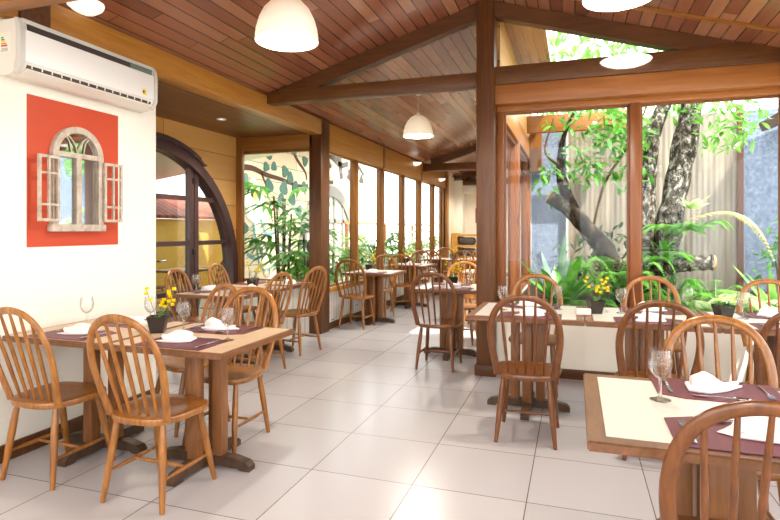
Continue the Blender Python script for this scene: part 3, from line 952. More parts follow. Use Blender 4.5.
def make_pot(kind):
    t = thing('flowerpot', '', 'flowerpot', group='small square black flowerpots')
    m = MB()
    b, tp, h, th = .037, .055, .1, .006
    def sq(r, z): return [m.bm.verts.new((x * r, y * r, z)) for x, y in ((-1, -1), (1, -1), (1, 1), (-1, 1))]
    rs = [sq(b, 0), sq(tp, h), sq(tp - th, h), sq(tp - th - .002, h - .02)]
    for A, B in zip(rs, rs[1:]):
        for k in range(4): m.bm.faces.new((A[k], A[(k + 1) % 4], B[(k + 1) % 4], B[k]))
    m.bm.faces.new(list(reversed(rs[0]))); m.bm.faces.new(rs[-1])
    m.build('pot', 'pot', t, 0)
    rr = random.Random(11 + kind)
    MB().box(-.046, .046, -.046, .046, h - .019, h - .013).build('potting_soil', 'soil', t, 0)
    if kind == 0:   # upright yellow sprays
        st = MB(); lf = MB(); fl = []
        for s in range(5):
            a = rr.uniform(0, 6.28); lean = rr.uniform(.02, .06); hh = rr.uniform(.09, .17)
            top = (.035 * math.cos(a) * 1 + lean * math.cos(a), lean * math.sin(a), h + hh)
            pts = bez([(.01 * math.cos(a), .01 * math.sin(a), h - .015), (.6 * top[0], .6 * top[1], h + hh * .55), top], 8)
            st.tube(pts, .0016, 5)
            for f in (4, 6, 8):
                p = pts[min(f, len(pts) - 1)]
                fl.append(p + Vector((rr.uniform(-.018, .018), rr.uniform(-.018, .018), rr.uniform(-.004, .012))))
        for k in range(7):
            a = rr.uniform(0, 6.28)
            lf.leaf((0, 0, h - .013), (math.cos(a), math.sin(a), rr.uniform(.5, 1.6)), rr.uniform(.05, .1), .014, .3)
        st.build('flower_stem', 'stem_green', t); lf.build('foliage', 'leaf', t)
        for p in fl:
            m = MB()
            for k in range(5):
                a = 2 * PI * k / 5 + rr.uniform(-.2, .2)
                m.leaf(p, (math.cos(a), math.sin(a), .9), .02, .024, .0, seg=3, base=.5)
                m.leaf(p, (math.cos(a + .6), math.sin(a + .6), -.25), .017, .022, .1, seg=3, base=.5)
            m.lathe([(0, -.006), (.008, -.002), (.009, .006), (0, .014)], 8, p)
            m.build('flower', 'yellow', t)
    else:           # low cushion of white and yellow daisies
        lf = MB()
        for k in range(60):
            a = rr.uniform(0, 6.28); r = rr.uniform(.0, .05)
            lf.leaf((r * math.cos(a), r * math.sin(a), h - .013), (math.cos(a), math.sin(a), rr.uniform(.3, 1.6)), rr.uniform(.04, .07), .016, .3, seg=3)
        lf.build('foliage', 'leaf', t)
        for k in range(26):
            a = rr.uniform(0, 6.28); r = .075 * math.sqrt(rr.random())
            p = Vector((r * math.cos(a), r * math.sin(a), h + .05 - r * .35 + rr.uniform(-.01, .01)))
            m = MB()
            for q in range(7):
                b_ = 2 * PI * q / 7
                m.leaf(p, (math.cos(b_), math.sin(b_), .3), .022, .013, .1, seg=3, base=.6)
            m.lathe([(0, -.002), (.005, 0), (.003, .004), (0, .005)], 6, p)
            m.build('flower', 'white_petal' if k % 3 else 'yellow', t)
    return t
P_mat, P_n0, P_n1, P_kn, P_fk, P_sp, P_gl = make_mat(), make_napkin(0), make_napkin(1), make_knife(), make_fork(), make_spoon(), make_glass()
P_pot, P_daisy = make_pot(0), make_pot(1)
P_box = tag(MB().box(-.05, .05, -.03, .03, 0, .045, bevel=.004).build('sachet_box', 'white_box'), '', 'box', 'small white table boxes')
ZT = .7512
def setting(x, y, rz, where, glass=None, cutlery=True, nap=0, napxy=(0, 0), naprot=0.0, z=ZT, glass2=None):
    """One place laid for a diner sitting at -y of the local frame."""
    def w(dx, dy):
        c, s = math.cos(rz), math.sin(rz)
        return x + dx * c - dy * s, y + dx * s + dy * c
    place(P_mat, (x, y, z), rz, 'maroon leather placemat ' + where)
    z1 = z + .0034
    px, py = w(*napxy)
    place(P_n1 if nap else P_n0, (px, py, z1), rz + naprot, 'white folded napkin ' + where)
    if cutlery:
        for P, nm, dx, dy, r in ((P_kn, 'steel knife ', .17, -.02, 0), (P_fk, 'steel fork ', -.17, -.02, 0), (P_sp, 'steel spoon ', .0, .112, PI / 2)):
            a, b = w(dx, dy)
            place(P, (a, b, z1), rz + r + R.uniform(-.1, .1), nm + where)
    if glass:
        place(P_gl, (glass[0], glass[1], z + .0002), 0, 'stemmed wine glass ' + where)
setting(-2.06, 2.53, 0, 'laid at the aisle end of the mirror-side tables, camera side', (-2.25, 2.77), True, 0, (-.06, .03), .1)
setting(-2.10, 2.945, PI, 'laid at the aisle end of the mirror-side tables, window side', (-1.86, 2.66), True, 1, (0, .02))
setting(-2.84, 2.53, 0, 'laid on the wall table below the mirror, camera side', (-3.02, 2.78), True, 0, (0, .03), .2)
setting(-2.82, 2.945, PI, 'laid on the wall table below the mirror, window side', (-2.63, 2.92), False, 0)
setting(.52, 2.425, PI, 'on the cream-topped front table, garden side', (.298, 2.24), True, 1, (.0, -.01), .3)
setting(.50, 1.92, 0, 'on the cream-topped front table, camera side', None, True, 0, (.03, .03), -.2)
setting(-.31, 4.14, 0, 'on the garden-glass table beside the post, camera side', (-.535, 4.36))
setting(-.33, 4.62, PI, 'on the garden-glass table beside the post, garden side', (-.13, 4.53), True, 1)
setting(.48, 4.14, 0, 'on the middle garden-glass table, camera side', (.33, 4.47))
setting(.55, 4.63, PI, 'on the middle garden-glass table, garden side', (.80, 4.62), True, 1)
setting(1.36, 4.63, PI, 'on the last garden-glass table, garden side', (1.12, 4.46), True, 1)
setting(1.32, 4.14, 0, 'on the last garden-glass table, camera side', None)
setting(-3.57, 4.80, -PI / 2, 'on the alcove table, door side, closer place', (-3.52, 4.52), False, 0)
setting(-3.10, 4.80, PI / 2, 'on the alcove table, aisle side, closer place', (-3.24, 5.08), False, 1)
setting(-3.57, 5.6, -PI / 2, 'on the alcove table, door side, place by the mural', None, False, 1)
setting(-3.10, 5.6, PI / 2, 'on the alcove table, aisle side, place by the mural', (-3.28, 5.42), False, 0)
setting(-2.80, 7.50, 0, 'on the first leafy-window table', (-2.66, 7.72), False, 0)
setting(-2.79, 9.28, 0, 'on the second window table', (-2.6, 9.5), False, 1)
setting(-1.24, 5.77, 0, 'on the table just past the post, camera side', (-1.05, 5.8), False, 0)
setting(-1.33, 6.2, PI, 'on the table just past the post, far side', (-1.55, 6.2), False, 1)
setting(-2.79, 11.3, 0, 'on the far double table beside the windows', None, False, 0)
setting(-2.02, 11.3, 0, 'on the far double table, aisle half', (-2.2, 11.5), False, 0)
place(P_pot, (-2.41, 2.735, ZT), .5, 'black square pot of yellow flowers on the mirror-side tables')
place(P_box, (-2.535, 2.765, ZT), .9, 'small white box beside the mirror-side flowerpot')
place(P_pot, (.145, 4.40, ZT), .3, 'black pot with a few yellow blooms on the garden-glass tables')
place(P_box, (.06, 4.30, ZT), .1, 'small white box beside the yellow blooms on the garden-glass tables')
place(P_daisy, (.99, 4.42, ZT), .4, 'dark pot of white and yellow daisies on the garden-glass tables')
place(P_pot, (-3.31, 5.19, ZT), .2, 'black pot of yellow flowers on the alcove table')
place(P_pot, (-2.93, 7.74, ZT), .3, 'flowerpot on the first leafy-window table')
place(P_pot, (-2.9, 9.6, ZT), .1, 'flowerpot on the second window table')
place(P_pot, (-2.46, 11.55, ZT), .6, 'flowerpot on the far double table')
place(P_pot, (-1.29, 6.02, ZT), .4, 'pot of yellow flowers on the table just past the post')
place(P_pot, (-1.05, 8.2, ZT), .2, 'flowerpot on the hidden second table past the post')

# ------------------------------------------------------------------ wall: air conditioner, red panel, mirror
def make_ac(name, label, y0, y1, z0, z1, d, detail):
    """Built with its back at x = 0 facing +X, running along Y."""
    t = thing(name, label, 'air conditioner', (0, 0, 0))
    h = z1 - z0
    prof = [(0, z0 + .03), (0, z1), (d * .86, z1), (d * .97, z1 - .03), (d, z1 - .07), (d * .985, z0 + .065), (d * .9, z0 + .035), (d * .62, z0 + .01), (d * .3, z0)]
    m = MB()
    A = [m.bm.verts.new((x, y0, z)) for x, z in prof]; B = [m.bm.verts.new((x, y1, z)) for x, z in prof]
    n = len(prof)
    m.bm.faces.new(A); m.bm.faces.new(list(reversed(B)))
    for k in range(n): m.bm.faces.new((A[k], A[(k + 1) % n], B[(k + 1) % n], B[k]))
    m.build('casing', 'cream_plastic', t, 40)
    if detail:
        for ya, yb in ((y0 - .004, y0 + .028), (y1 - .028, y1 + .004)):
            pp = [(d * .82, z1 + .004), (d * .93, z1 + .002), (d + .008, z1 - .035), (d + .014, z1 - .08), (d + .012, z0 + .07), (d * .95, z0 + .03), (d * .82, z0 + .01), (d * .8, z0 + .05), (d * .88, z0 + .1), (d * .88, z1 - .06)]
            MB().prism([(x, z) for x, z in pp], ya, yb, 'Y').build('end_trim', 'trim_plastic', t, 40)
        MB().box(d * .97, d + .012, y0 + .03, y1 - .03, z0 + .078, z1 - .062, bevel=.004).build('front_panel', 'white_plastic', t)
        MB().box(d * .9, d + .006, y0 + .05, y1 - .05, z1 - .06, z1 - .025).build('intake_slot', 'dark_plastic', t, 0)
        MB().box(d * .9, d + .008, y1 - .26, y1 - .05, z1 - .061, z1 - .024).build('indicator_strip', 'gloss_green', t, 0)
        MB().box(d * .5, d * .99, y0 + .02, y1 - .02, z1 - .022, z1 + .006, bevel=.006).build('top_trim', 'trim_plastic', t)
        MB().box(d * .86, d * .985, y0 + .05, y1 - .05, z0 + .046, z0 + .076).build('outlet_slot', 'dark_plastic', t, 0)
        for k in range(15):
            y = y0 + .08 + (y1 - y0 - .16) * k / 14
            MB().box(d * .9, d * 1.0, y - .004, y + .004, z0 + .047, z0 + .068).build('outlet_vane', 'cream_plastic', t, 0)
        MB().prism([(d * .6, z0 + .004), (d * .98, z0 + .034), (d * .97, z0 + .044), (d * .58, z0 + .014)], y0 + .05, y1 - .05, 'Y').build('louver', 'cream_plastic', t, 0)
        MB().box(d + .0125, d + .0135, y1 - .15, y1 - .115, z0 + .1, z0 + .14).build('badge', 'yellow_tag', t, 0)
        MB().lathe([(0, 0), (.009, 0), (.009, .0012), (0, .0012)], 12).build('badge_spot', 'black', t, loc=(d + .0137, y1 - .139, z0 + .12), rot=(0, rad(90), 0))
        # label on the end face that shows
        lb = MB().box(d * .2, d * .62, y0 - .0016, y0 - .0004, z0 + .13, z0 + .25).build('energy_label', 'paper', t, 0)
        for k, (mm, w) in enumerate((('green_tag', .1), ('green_tag', .14), ('yellow_tag', .18), ('orange_tag', .22), ('red_paint', .26))):
            MB().box(d * .26, d * (.26 + w), y0 - .0024, y0 - .0016, z0 + .215 - .012 * k, z0 + .224 - .012 * k).build('label_bar', mm, lb, 0)
        for k in range(3):
            MB().box(d * .26, d * .54, y0 - .0022, y0 - .0016, z0 + .14 + .007 * k, z0 + .142 + .007 * k).build('label_line', 'black', lb, 0)
    else:
        MB().box(d * .97, d + .01, y0 + .04, y1 - .04, z0 + .1, z1 - .05, bevel=.004).build('front_panel', 'white_plastic', t)
        MB().prism([(d * .66, z0 + .012), (d * 1.01, z0 + .06), (d * 1.0, z0 + .07), (d * .64, z0 + .022)], y0 + .04, y1 - .04, 'Y').build('louver', 'cream_plastic', t, 0)
    return t
ac = make_ac('air_conditioner', 'long white split air conditioner high on the white wall above the mirror', -.545, .545, 0, .325, .19, True)
ac.location = (XL + .001, 2.87, 2.275)
ac2 = make_ac('air_conditioner', 'small pale air conditioner high on the far wall above the picture', -.4, .4, 0, .28, .2, False)
ac2.location = (-2.72, YF - .001, 2.39); ac2.rotation_euler = (0, 0, -PI / 2)

tag(MB().box(XL + .0006, XL + .006, 2.52, 3.235, 1.268, 2.22).build('painted_panel', 'red_paint', smooth=0), 'orange-red rectangular panel on the white wall behind the arched mirror', 'wall panel')

mr = thing('arched_mirror', 'whitewashed arched window-style mirror with open shutters on the orange-red panel', 'mirror', (XL + .007, 2.868, 1.40))
HW, SH, fr = .2, .47, .042       # half width, spring height, frame width
def mb_arch(r0, r1, x0, x1, n=28, zs=SH):
    m = MB(); V = []
    for x in (x0, x1):
        o_ = [m.bm.verts.new((x, r1 * math.cos(PI * k / n), zs + r1 * math.sin(PI * k / n))) for k in range(n + 1)]
        i_ = [m.bm.verts.new((x, r0 * math.cos(PI * k / n), zs + r0 * math.sin(PI * k / n))) for k in range(n + 1)]
        V.append((o_, i_))
    for k in range(n):
        for q in ((V[0][0][k], V[0][0][k + 1], V[0][1][k + 1], V[0][1][k]), (V[1][0][k], V[1][0][k + 1], V[1][1][k + 1], V[1][1][k]),
                  (V[0][0][k], V[0][0][k + 1], V[1][0][k + 1], V[1][0][k]), (V[0][1][k], V[0][1][k + 1], V[1][1][k + 1], V[1][1][k])):
            m.bm.faces.new(q)
    for k in (0, n): m.bm.faces.new((V[0][0][k], V[0][1][k], V[1][1][k], V[1][0][k]))
    return m
m = mb_arch(HW - fr, HW, 0, .035)
m.box(0, .035, -HW, -HW + fr, 0, SH); m.box(0, .035, HW - fr, HW, 0, SH)
m.build('frame', 'weathered', mr, 35)
MB().box(0, .045, -HW - .015, HW + .015, -.035, .012, bevel=.004).build('sill', 'weathered', mr)
MB().box(.004, .032, -HW + fr, HW - fr, SH - .012, SH + .022).build('transom', 'weathered', mr, 0)
MB().box(.004, .032, -.02, .02, .012, SH - .012).build('center_bar', 'weathered', mr, 0)
gp = [(-HW + fr - .005, 0.01), (HW - fr + .005, .01)] + [((HW - fr + .005) * math.cos(PI * k / 20), SH + (HW - fr + .005) * math.sin(PI * k / 20)) for k in range(21)]
MB().prism(gp, .002, .009, 'X').build('mirror_glass', 'mirror', mr, 0)
# gothic tracery in the fanlight
rI = HW - fr
for c, a0, a1 in ((-rI, 0, 62), (rI, 118, 180)):
    pts = [(.016, c + rI * 1.0 * math.cos(rad(a0 + (a1 - a0) * k / 12)), SH + rI * 1.0 * math.sin(rad(a0 + (a1 - a0) * k / 12))) for k in range(13)]
    MB().tube(pts, .0065, 6).build('tracery', 'weathered', mr)
for s in (-1, 1):
    pts = [(.016, s * (.052 + .055 * math.cos(rad(180 - 100 * k / 10)) + .052), SH + .01 + .12 * math.sin(rad(100 * k / 10))) for k in range(11)]
    MB().tube(pts, .005, 6).build('tracery', 'weathered', mr)
for s in (-1, 1):
    sh = MB()
    w, h = .155, .42
    bw = .018
    ang = rad(3)
    mt = Matrix.Translation((.052, s * (HW - .03 if s < 0 else HW - .012), .03)) @ Matrix.Rotation(-s * ang, 4, 'Z')
    def sb(u0, u1, z0, z1):
        a, b = (s * u0, s * u1) if s > 0 else (s * u1, s * u0)
        sh.box(-.008, .008, a, b, z0, z1, mtx=mt)
    sb(0, bw, 0, h); sb(w - bw, w, 0, h)
    sb(bw, w - bw, 0, bw); sb(bw, w - bw, h - bw, h)
    sb(.5 * w - .007, .5 * w + .007, bw, h - bw)
    sb(bw, .5 * w - .007, .1, .114); sb(.5 * w + .007, w - bw, .1, .114)
    sb(bw, .5 * w - .007, h - .12, h - .106); sb(.5 * w + .007, w - bw, h - .12, h - .106)
    sh.build('shutter', 'weathered', mr, 0)

# ------------------------------------------------------------------ lamps
def make_pendant():
    t = thing('pendant_lamp', '', 'pendant lamp', group='white dome pendant lamps')
    # origin at the rim's centre
    out = [(.2, 0), (.199, .03), (.192, .08), (.175, .14), (.145, .2), (.1, .25), (.05, .278), (.02, .288), (.02, .31), (0, .31)]
    inn = [(0, .275), (.048, .27), (.097, .242), (.141, .194), (.171, .137), (.188, .078), (.194, .03), (.195, 0)]
    MB().lathe(out + inn, 40, closed=True).build('shade', 'shade', t, 50)
    MB().lathe([(0, .1), (.03, .105), (.045, .13), (.04, .165), (.022, .2), (.02, .26), (0, .26)], 20).build('bulb', 'bulb', t, 50)
    return t
pend = make_pendant()
for i, (x, y, z, lab) in enumerate(((-1.74, 3.12, 2.575, 'big white dome pendant hanging before the long tie beam'), (-1.98, 7.08, 2.62, 'smaller-looking white dome pendant hanging beyond the long tie beam'),
                                    (.24, 3.4, 2.70, 'white dome pendant cut off by the top edge, camera side of the post'),
   (-1.56, 11.0, 2.62, 'added unseen white dome pendant brightening the far room behind the big post'), (-2.1, 14.0, 2.52, 'added unseen white dome pendant brightening the far end, hidden by the big post'), (-1.9, -.7, 2.6, 'added unseen white dome pendant behind the camera on the white-wall side'), (.3, -.7, 2.6, 'added unseen white dome pendant behind the camera on the garden side'))):  # pendants behind post and camera are unseen, added to brighten the room
    o = place(pend, (x, y, z), 0, lab)
    for ch_ in list(o.children):
        if ch_.name.split('.')[0] in ('cord', 'canopy'): bpy.data.objects.remove(ch_)
    L = cz(x) - z
    MB().tube([(0, 0, .31), (0, 0, L - .01)], .004, 6).build('cord', 'cord', o)
    MB().lathe([(0, L - .035), (.03, L - .035), (.045, L - .012), (.045, L + .012), (0, L + .012)], 16).build('canopy', 'shade', o, 40)
    ld = bpy.data.lights.new('bulb_light', 'POINT'); ld.energy = 38 if y > 0 else 12; ld.color = (1, .91, .78); ld.shadow_soft_size = .05
    lo = bpy.data.objects.new('bulb_light', ld); COL.objects.link(lo); lo.parent = o; lo.location = (0, 0, .07)
def make_sconce():
    """Half bowl on a backplate; the plate lies at x = 0 and the bowl reaches +X."""
    t = thing('wall_sconce', '', 'wall lamp', group='white bowl wall lamps')
    out = [(0, -.085), (.05, -.08), (.1, -.055), (.135, -.02), (.15, .015)]
    inn = [(.144, .015), (.129, -.017), (.096, -.05), (.048, -.073), (0, -.078)]
    MB().lathe(out + inn, 24, a0=-90, a1=90, closed=False).build('bowl', 'bowl', t, 50)
    MB().box(-.012, .002, -.06, .06, -.07, .03, bevel=.003).build('backplate', 'shade', t)
    return t
sc = make_sconce()
place(sc, (-3.15, 2.85, 2.886), 0, 'white bowl lamp above the air conditioner, cut by the top edge', scale=(1, 1, .7))
place(sc, (-3.165, 11.05, 2.76), 0, 'white bowl lamp on the board header above the far windows')
place(sc, (-3.165, 13.3, 2.62), 0, 'white bowl lamp past the far tie beam')
place(sc, (.42, TY - .085, 2.84), -PI / 2, 'white boat-shaped lamp on the tie beam above the garden glass', scale=(1.4, 1.42, .7))
o = thing('recessed_downlight', 'small round downlight set in the alcove soffit', 'downlight', (-3.86, 5.4, 2.65))
MB().lathe([(.032, .004), (.055, .004), (.055, -.006), (.05, -.009), (.032, -.004)], 20, closed=True).build('trim_ring', 'shade', o, 40)
MB().lathe([(0, -.001), (.031, -.001), (.031, .003), (0, .003)], 16).build('lens', 'bowl', o, 0)
ld = bpy.data.lights.new('downlight_lamp', 'SPOT'); ld.energy = 85; ld.color = (1, .9, .76); ld.spot_size = rad(130); ld.spot_blend = .6; ld.shadow_soft_size = .14
lo = bpy.data.objects.new('downlight_lamp', ld); COL.objects.link(lo); lo.parent = o; lo.location = (0, 0, -.02)

# ------------------------------------------------------------------ far end
pc = thing('framed_picture', 'small dark-framed picture on the far cream wall', 'picture', (-2.45, YF - .001, 1.77))
m = MB()
for b in ((-.22, .22, -.03, 0, .17, .21), (-.22, .22, -.03, 0, -.21, -.17), (-.22, -.18, -.03, 0, -.17, .17), (.18, .22, -.03, 0, -.17, .17)): m.box(*b)
m.build('frame', 'rafter', pc, 0)
MB().box(-.181, .181, -.012, -.004, -.171, .171).build('print', 'picture', pc, 0)
bxs = thing('storage_rack', 'pale wooden open rack against the far wall with two grey bundles', 'rack', (-2.86, 15.0, 0))
MB().box(-.34, -.18, -.18, .18, 0, 1.27).build('side_panel', 'pale_wood', bxs, 0)
MB().box(.3, .34, -.18, .18, 0, .7).build('side_panel', 'pale_wood', bxs, 0)
for z in (1.25, .96, .66):
    MB().box(-.178, .34, -.18, .18, z - .06, z).build('shelf', 'pale_wood', bxs, 0)
for z, lab in ((.963, 'dark grey fabric bundle on the upper shelf of the pale rack'), (.663, 'dark grey fabric bundle on the lower shelf of the pale rack')):
    o = MB().box(-.22, .22, -.15, .15, 0, .2, bevel=.07).build('fabric_bundle', 'cushion', loc=(-2.79, 14.99, z))
    tag(o, lab, 'bundle', 'grey bundles in the rack')

# ------------------------------------------------------------------ mural on the boarded house outside
mu = thing('wall_mural', 'painted mural of a leafy branch and white blossom on outer boards', 'mural', (-6.0, 0, 0))
XO = .0
def flat_path(pts, w0, w1, mat, name, d=.008):
    P = bez([(0, y, z) for y, z in pts], 30); n = len(P); a, b = [], []
    for i, p in enumerate(P):
        t = (P[min(i + 1, n - 1)] - P[max(i - 1, 0)]).normalized(); s_ = Vector((0, -t.z, t.y)); w = w0 + (w1 - w0) * i / (n - 1)
        a.append((p.y + s_.y * w, p.z + s_.z * w)); b.append((p.y - s_.y * w, p.z - s_.z * w))
    m = MB()
    for i in range(n - 1):
        q = [m.bm.verts.new((x, y, z)) for x in (0, d) for y, z in (a[i], a[i + 1], b[i + 1], b[i])]
        for f in ((0, 1, 2, 3), (4, 5, 6, 7), (0, 1, 5, 4), (2, 3, 7, 6)): m.bm.faces.new([q[k] for k in f])
    bmesh.ops.remove_doubles(m.bm, verts=m.bm.verts, dist=1e-5)
    return m.build(name, mat, mu, 0)
def blob(y, z, ry, rz_, mat, name, d=.012, wob=.15, rot=0):
    rr = random.Random(int(y * 100 + z * 1000)); ph = rr.uniform(0, 6)
    p = []
    for k in range(24):
        a = 2 * PI * k / 24; f = 1 + wob * math.sin(3 * a + ph)
        u, v = ry * f * math.cos(a), rz_ * f * math.sin(a)
        p.append((y + u * math.cos(rot) - v * math.sin(rot), z + u * math.sin(rot) + v * math.cos(rot)))
    return MB().prism(p, 0, d, 'X').build(name, mat, mu, 0)
flat_path([(8.95, 2.56), (9.4, 2.58), (9.9, 2.5), (10.5, 2.46), (11.2, 2.38), (11.75, 2.42)], .06, .03, 'mural_brown', 'branch')
flat_path([(9.7, 2.54), (9.85, 2.35), (10.0, 2.28)], .03, .015, 'mural_brown', 'branch')
flat_path([(11.05, 3.12), (11.25, 2.95), (11.62, 2.72), (11.7, 2.55)], .05, .025, 'mural_brown', 'branch')
flat_path([(10.1, 1.78), (10.35, 1.88), (10.6, 1.92)], .03, .015, 'mural_brown', 'branch')
for y, z, s in ((9.89, 2.66, .10), (10.2, 2.7, .1), (10.67, 2.64, .13), (10.9, 2.53, .13), (10.0, 2.27, .16), (10.62, 2.28, .16), (11.13, 2.33, .14), (9.1, 2.3, .16), (11.55, 2.36, .13),
               (9.98, 2.95, .13), (11.05, 3.16, .12), (11.6, 2.98, .12), (10.5, 2.0, .15), (11.0, 2.05, .14), (9.1, 1.4, .13), (11.3, 1.8, .14)):
    blob(y, z, s, s * .95, 'mural_green', 'leaf', .012 + .0013 * (int(y * 100) % 9))
for y, z, a, b in ((9.3, 1.95, .2, .2), (9.6, 1.95, .2, .17), (9.45, 2.2, .17, .2), (9.35, 1.7, .17, .18), (9.7, 1.75, .18, .15)):
    blob(y, z, a, b, 'mural_white', 'petal', .010 + .0011 * (int(y * 100) % 7))
blob(9.47, 2.1, .09, .16, 'mural_ochre', 'flower_center', .022)
for q in ([(9.35, 1.85), (9.5, 1.2), (9.7, .6), (10.2, .62), (10.6, 1.0)], [(9.6, 1.75), (9.9, 1.3), (10.4, 1.35)], [(9.2, .9), (9.6, .8), (10.2, 1.1)]):
    flat_path(q, .035, .02, 'mural_teal', 'vine')
# second part of the mural, seen through the long windows
m2 = thing('wall_mural', 'grey painted vine around the arch, seen through the first long window', 'mural', (-6.0, 0, 0))
mu = m2
flat_path([(13.55, 3.45), (13.65, 3.1), (13.75, 2.75)], .16, .1, 'mural_grey', 'branch')
flat_path([(12.75, 3.35), (13.2, 3.25), (13.65, 3.12), (14.2, 3.2)], .09, .07, 'mural_grey', 'branch')
flat_path([(14.2, 2.95), (14.9, 3.2), (15.4, 3.0)], .08, .05, 'mural_grey', 'branch')
flat_path([(12.7, 2.75), (13.0, 2.6), (13.2, 2.62)], .05, .05, 'mural_grey', 'branch')
for y, z in ((12.9, 3.05), (13.3, 3.3), (14.3, 2.85), (14.7, 3.25), (15.2, 2.85)):
    blob(y, z, .16, .12, 'mural_grey', 'leaf', .012, .25)
# arched opening in the outer house
AY = 12.95
def out_arch(r0, r1, x0, x1):
    m = MB(); n = 26; V = []
    for x in (x0, x1):
        o_ = [(AY + r1, 0)] + [(AY + r1 * math.cos(PI * k / n), .85 + r1 * math.sin(PI * k / n)) for k in range(n + 1)] + [(AY - r1, 0)]
        i_ = [(AY + r0, 0)] + [(AY + r0 * math.cos(PI * k / n), .85 + r0 * math.sin(PI * k / n)) for k in range(n + 1)] + [(AY - r0, 0)]
        V.append(([m.bm.verts.new((x, *p)) for p in o_], [m.bm.verts.new((x, *p)) for p in i_]))
    for k in range(n + 2):
        for q in ((V[0][0][k], V[0][0][k + 1], V[0][1][k + 1], V[0][1][k]), (V[1][0][k], V[1][0][k + 1], V[1][1][k + 1], V[1][1][k]),
                  (V[0][0][k], V[0][0][k + 1], V[1][0][k + 1], V[1][0][k]), (V[0][1][k], V[0][1][k + 1], V[1][1][k + 1], V[1][1][k])):
            m.bm.faces.new(q)
    return m
d2 = struct(out_arch(1.38, 1.66, -6.02, -5.93).build('door_2', 'arch_grey', smooth=0))
for y in (12.35, 13.2, 13.75):
    MB().box(-5.99, -5.95, y - .05, y + .05, 0, .85 + math.sqrt(1.38 ** 2 - (y - AY) ** 2)).build('door_stile', 'arch_grey', d2, 0)
MB().box(-5.99, -5.95, AY - 1.2, AY + 1.2, 1.55, 1.65).build('door_rail', 'arch_grey', d2, 0)
pp = [(AY + 1.38, 0)] + [(AY + 1.38 * math.cos(PI * k / 20), .85 + 1.38 * math.sin(PI * k / 20)) for k in range(21)] + [(AY - 1.38, 0)]
MB().prism(pp, -5.998, -5.985, 'X').build('door_panel', 'leaf_grey' if False else 'mural_white', d2, 0)

# ------------------------------------------------------------------ plants
def fern(name, label, loc, n, length, rise, mat, seed, spread=6.28, a_mid=0, width=.16, cat='fern', group=None, droop=1.0):
    t = thing(name, label, cat, loc, 0, group); rr = random.Random(seed)
    for k in range(n):
        a = a_mid - spread / 2 + spread * (k + rr.uniform(.1, .9)) / n
        L = length * rr.uniform(.7, 1.1); up = rise * rr.uniform(.6, 1.2)
        d = Vector((math.cos(a), math.sin(a), 0))
        pts = []
        for i in range(19):
            u = i / 18
            pts.append(d * (L * u * (1 - .12 * u)) + Vector((0, 0, up * u - droop * up * .95 * u * u * u)) * 1.0)
        m = MB(); m.tube(pts, [.005 * (1 - .7 * i / 18) for i in range(19)], 4)
        for i in range(1, 19):
            u = i / 18
            tdir = (pts[min(i + 1, 18)] - pts[i - 1]).normalized()
            sd = tdir.cross(Vector((0, 0, 1)))
            sd = sd.normalized() if sd.length > 1e-3 else Vector((-d.y, d.x, 0))
            pl = width * math.sin(PI * min(1, .12 + .86 * u)) ** .7 * L
            for j in (0, .5):
                q = pts[i].lerp(pts[i - 1], j)
                for s in (-1, 1):
                    m.leaf(q, sd * s + tdir * .35 + Vector((0, 0, rr.uniform(-.1, .1))), pl, L / 36 * 1.15, .25, seg=2, base=.6)
        m.build('frond', mat, t, 0, recalc=False)
    return t
def rosette(name, label, loc, n, length, width, mat, seed, rise=(.5, 1.6), bend=.35, cat='plant', group=None):
    t = thing(name, label, cat, loc, 0, group); rr = random.Random(seed)
    for k in range(n):
        a = 2 * PI * (k * .382 + rr.uniform(-.03, .03))
        L = length * rr.uniform(.65, 1.1)
        m = MB(); m.leaf((.02 * math.cos(a), .02 * math.sin(a), 0), (math.cos(a), math.sin(a), rr.uniform(*rise)), L, width * rr.uniform(.8, 1.1), bend * rr.uniform(.5, 1.3), seg=10, fold=.25, base=.5)
        m.build('leaf_blade', mat, t, 40, recalc=False)
    return t
def leafy(m, center, radii, n, ll, lw, rr, hang=.4):
    c = Vector(center)
    for k in range(n):
        while True:
            v = Vector((rr.uniform(-1, 1), rr.uniform(-1, 1), rr.uniform(-1, 1)))
            if v.length < 1: break
        p = c + Vector((v.x * radii[0], v.y * radii[1], v.z * radii[2]))
        d = Vector((rr.uniform(-1, 1), rr.uniform(-1, 1), rr.uniform(-.9, .3)))
        m.leaf(p, d, ll * rr.uniform(.7, 1.2), lw * rr.uniform(.8, 1.2), hang * rr.random(), nrm=(rr.uniform(-.6, .6), rr.uniform(-.6, .6), 1), seg=3)
def rough_tube(m, pts, radii, seg=14, n=26, seed=0, amp=.1):
    rr = random.Random(seed)
    P = bez(pts, n); k = len(P)
    rad_ = []
    for i in range(k):
        f = i / (k - 1) * (len(radii) - 1); j = min(int(f), len(radii) - 2)
        rad_.append((radii[j] + (radii[j + 1] - radii[j]) * (f - j)) * (1 + rr.uniform(-amp, amp)))
    return m.tube(P, rad_, seg)
rr = random.Random(5)
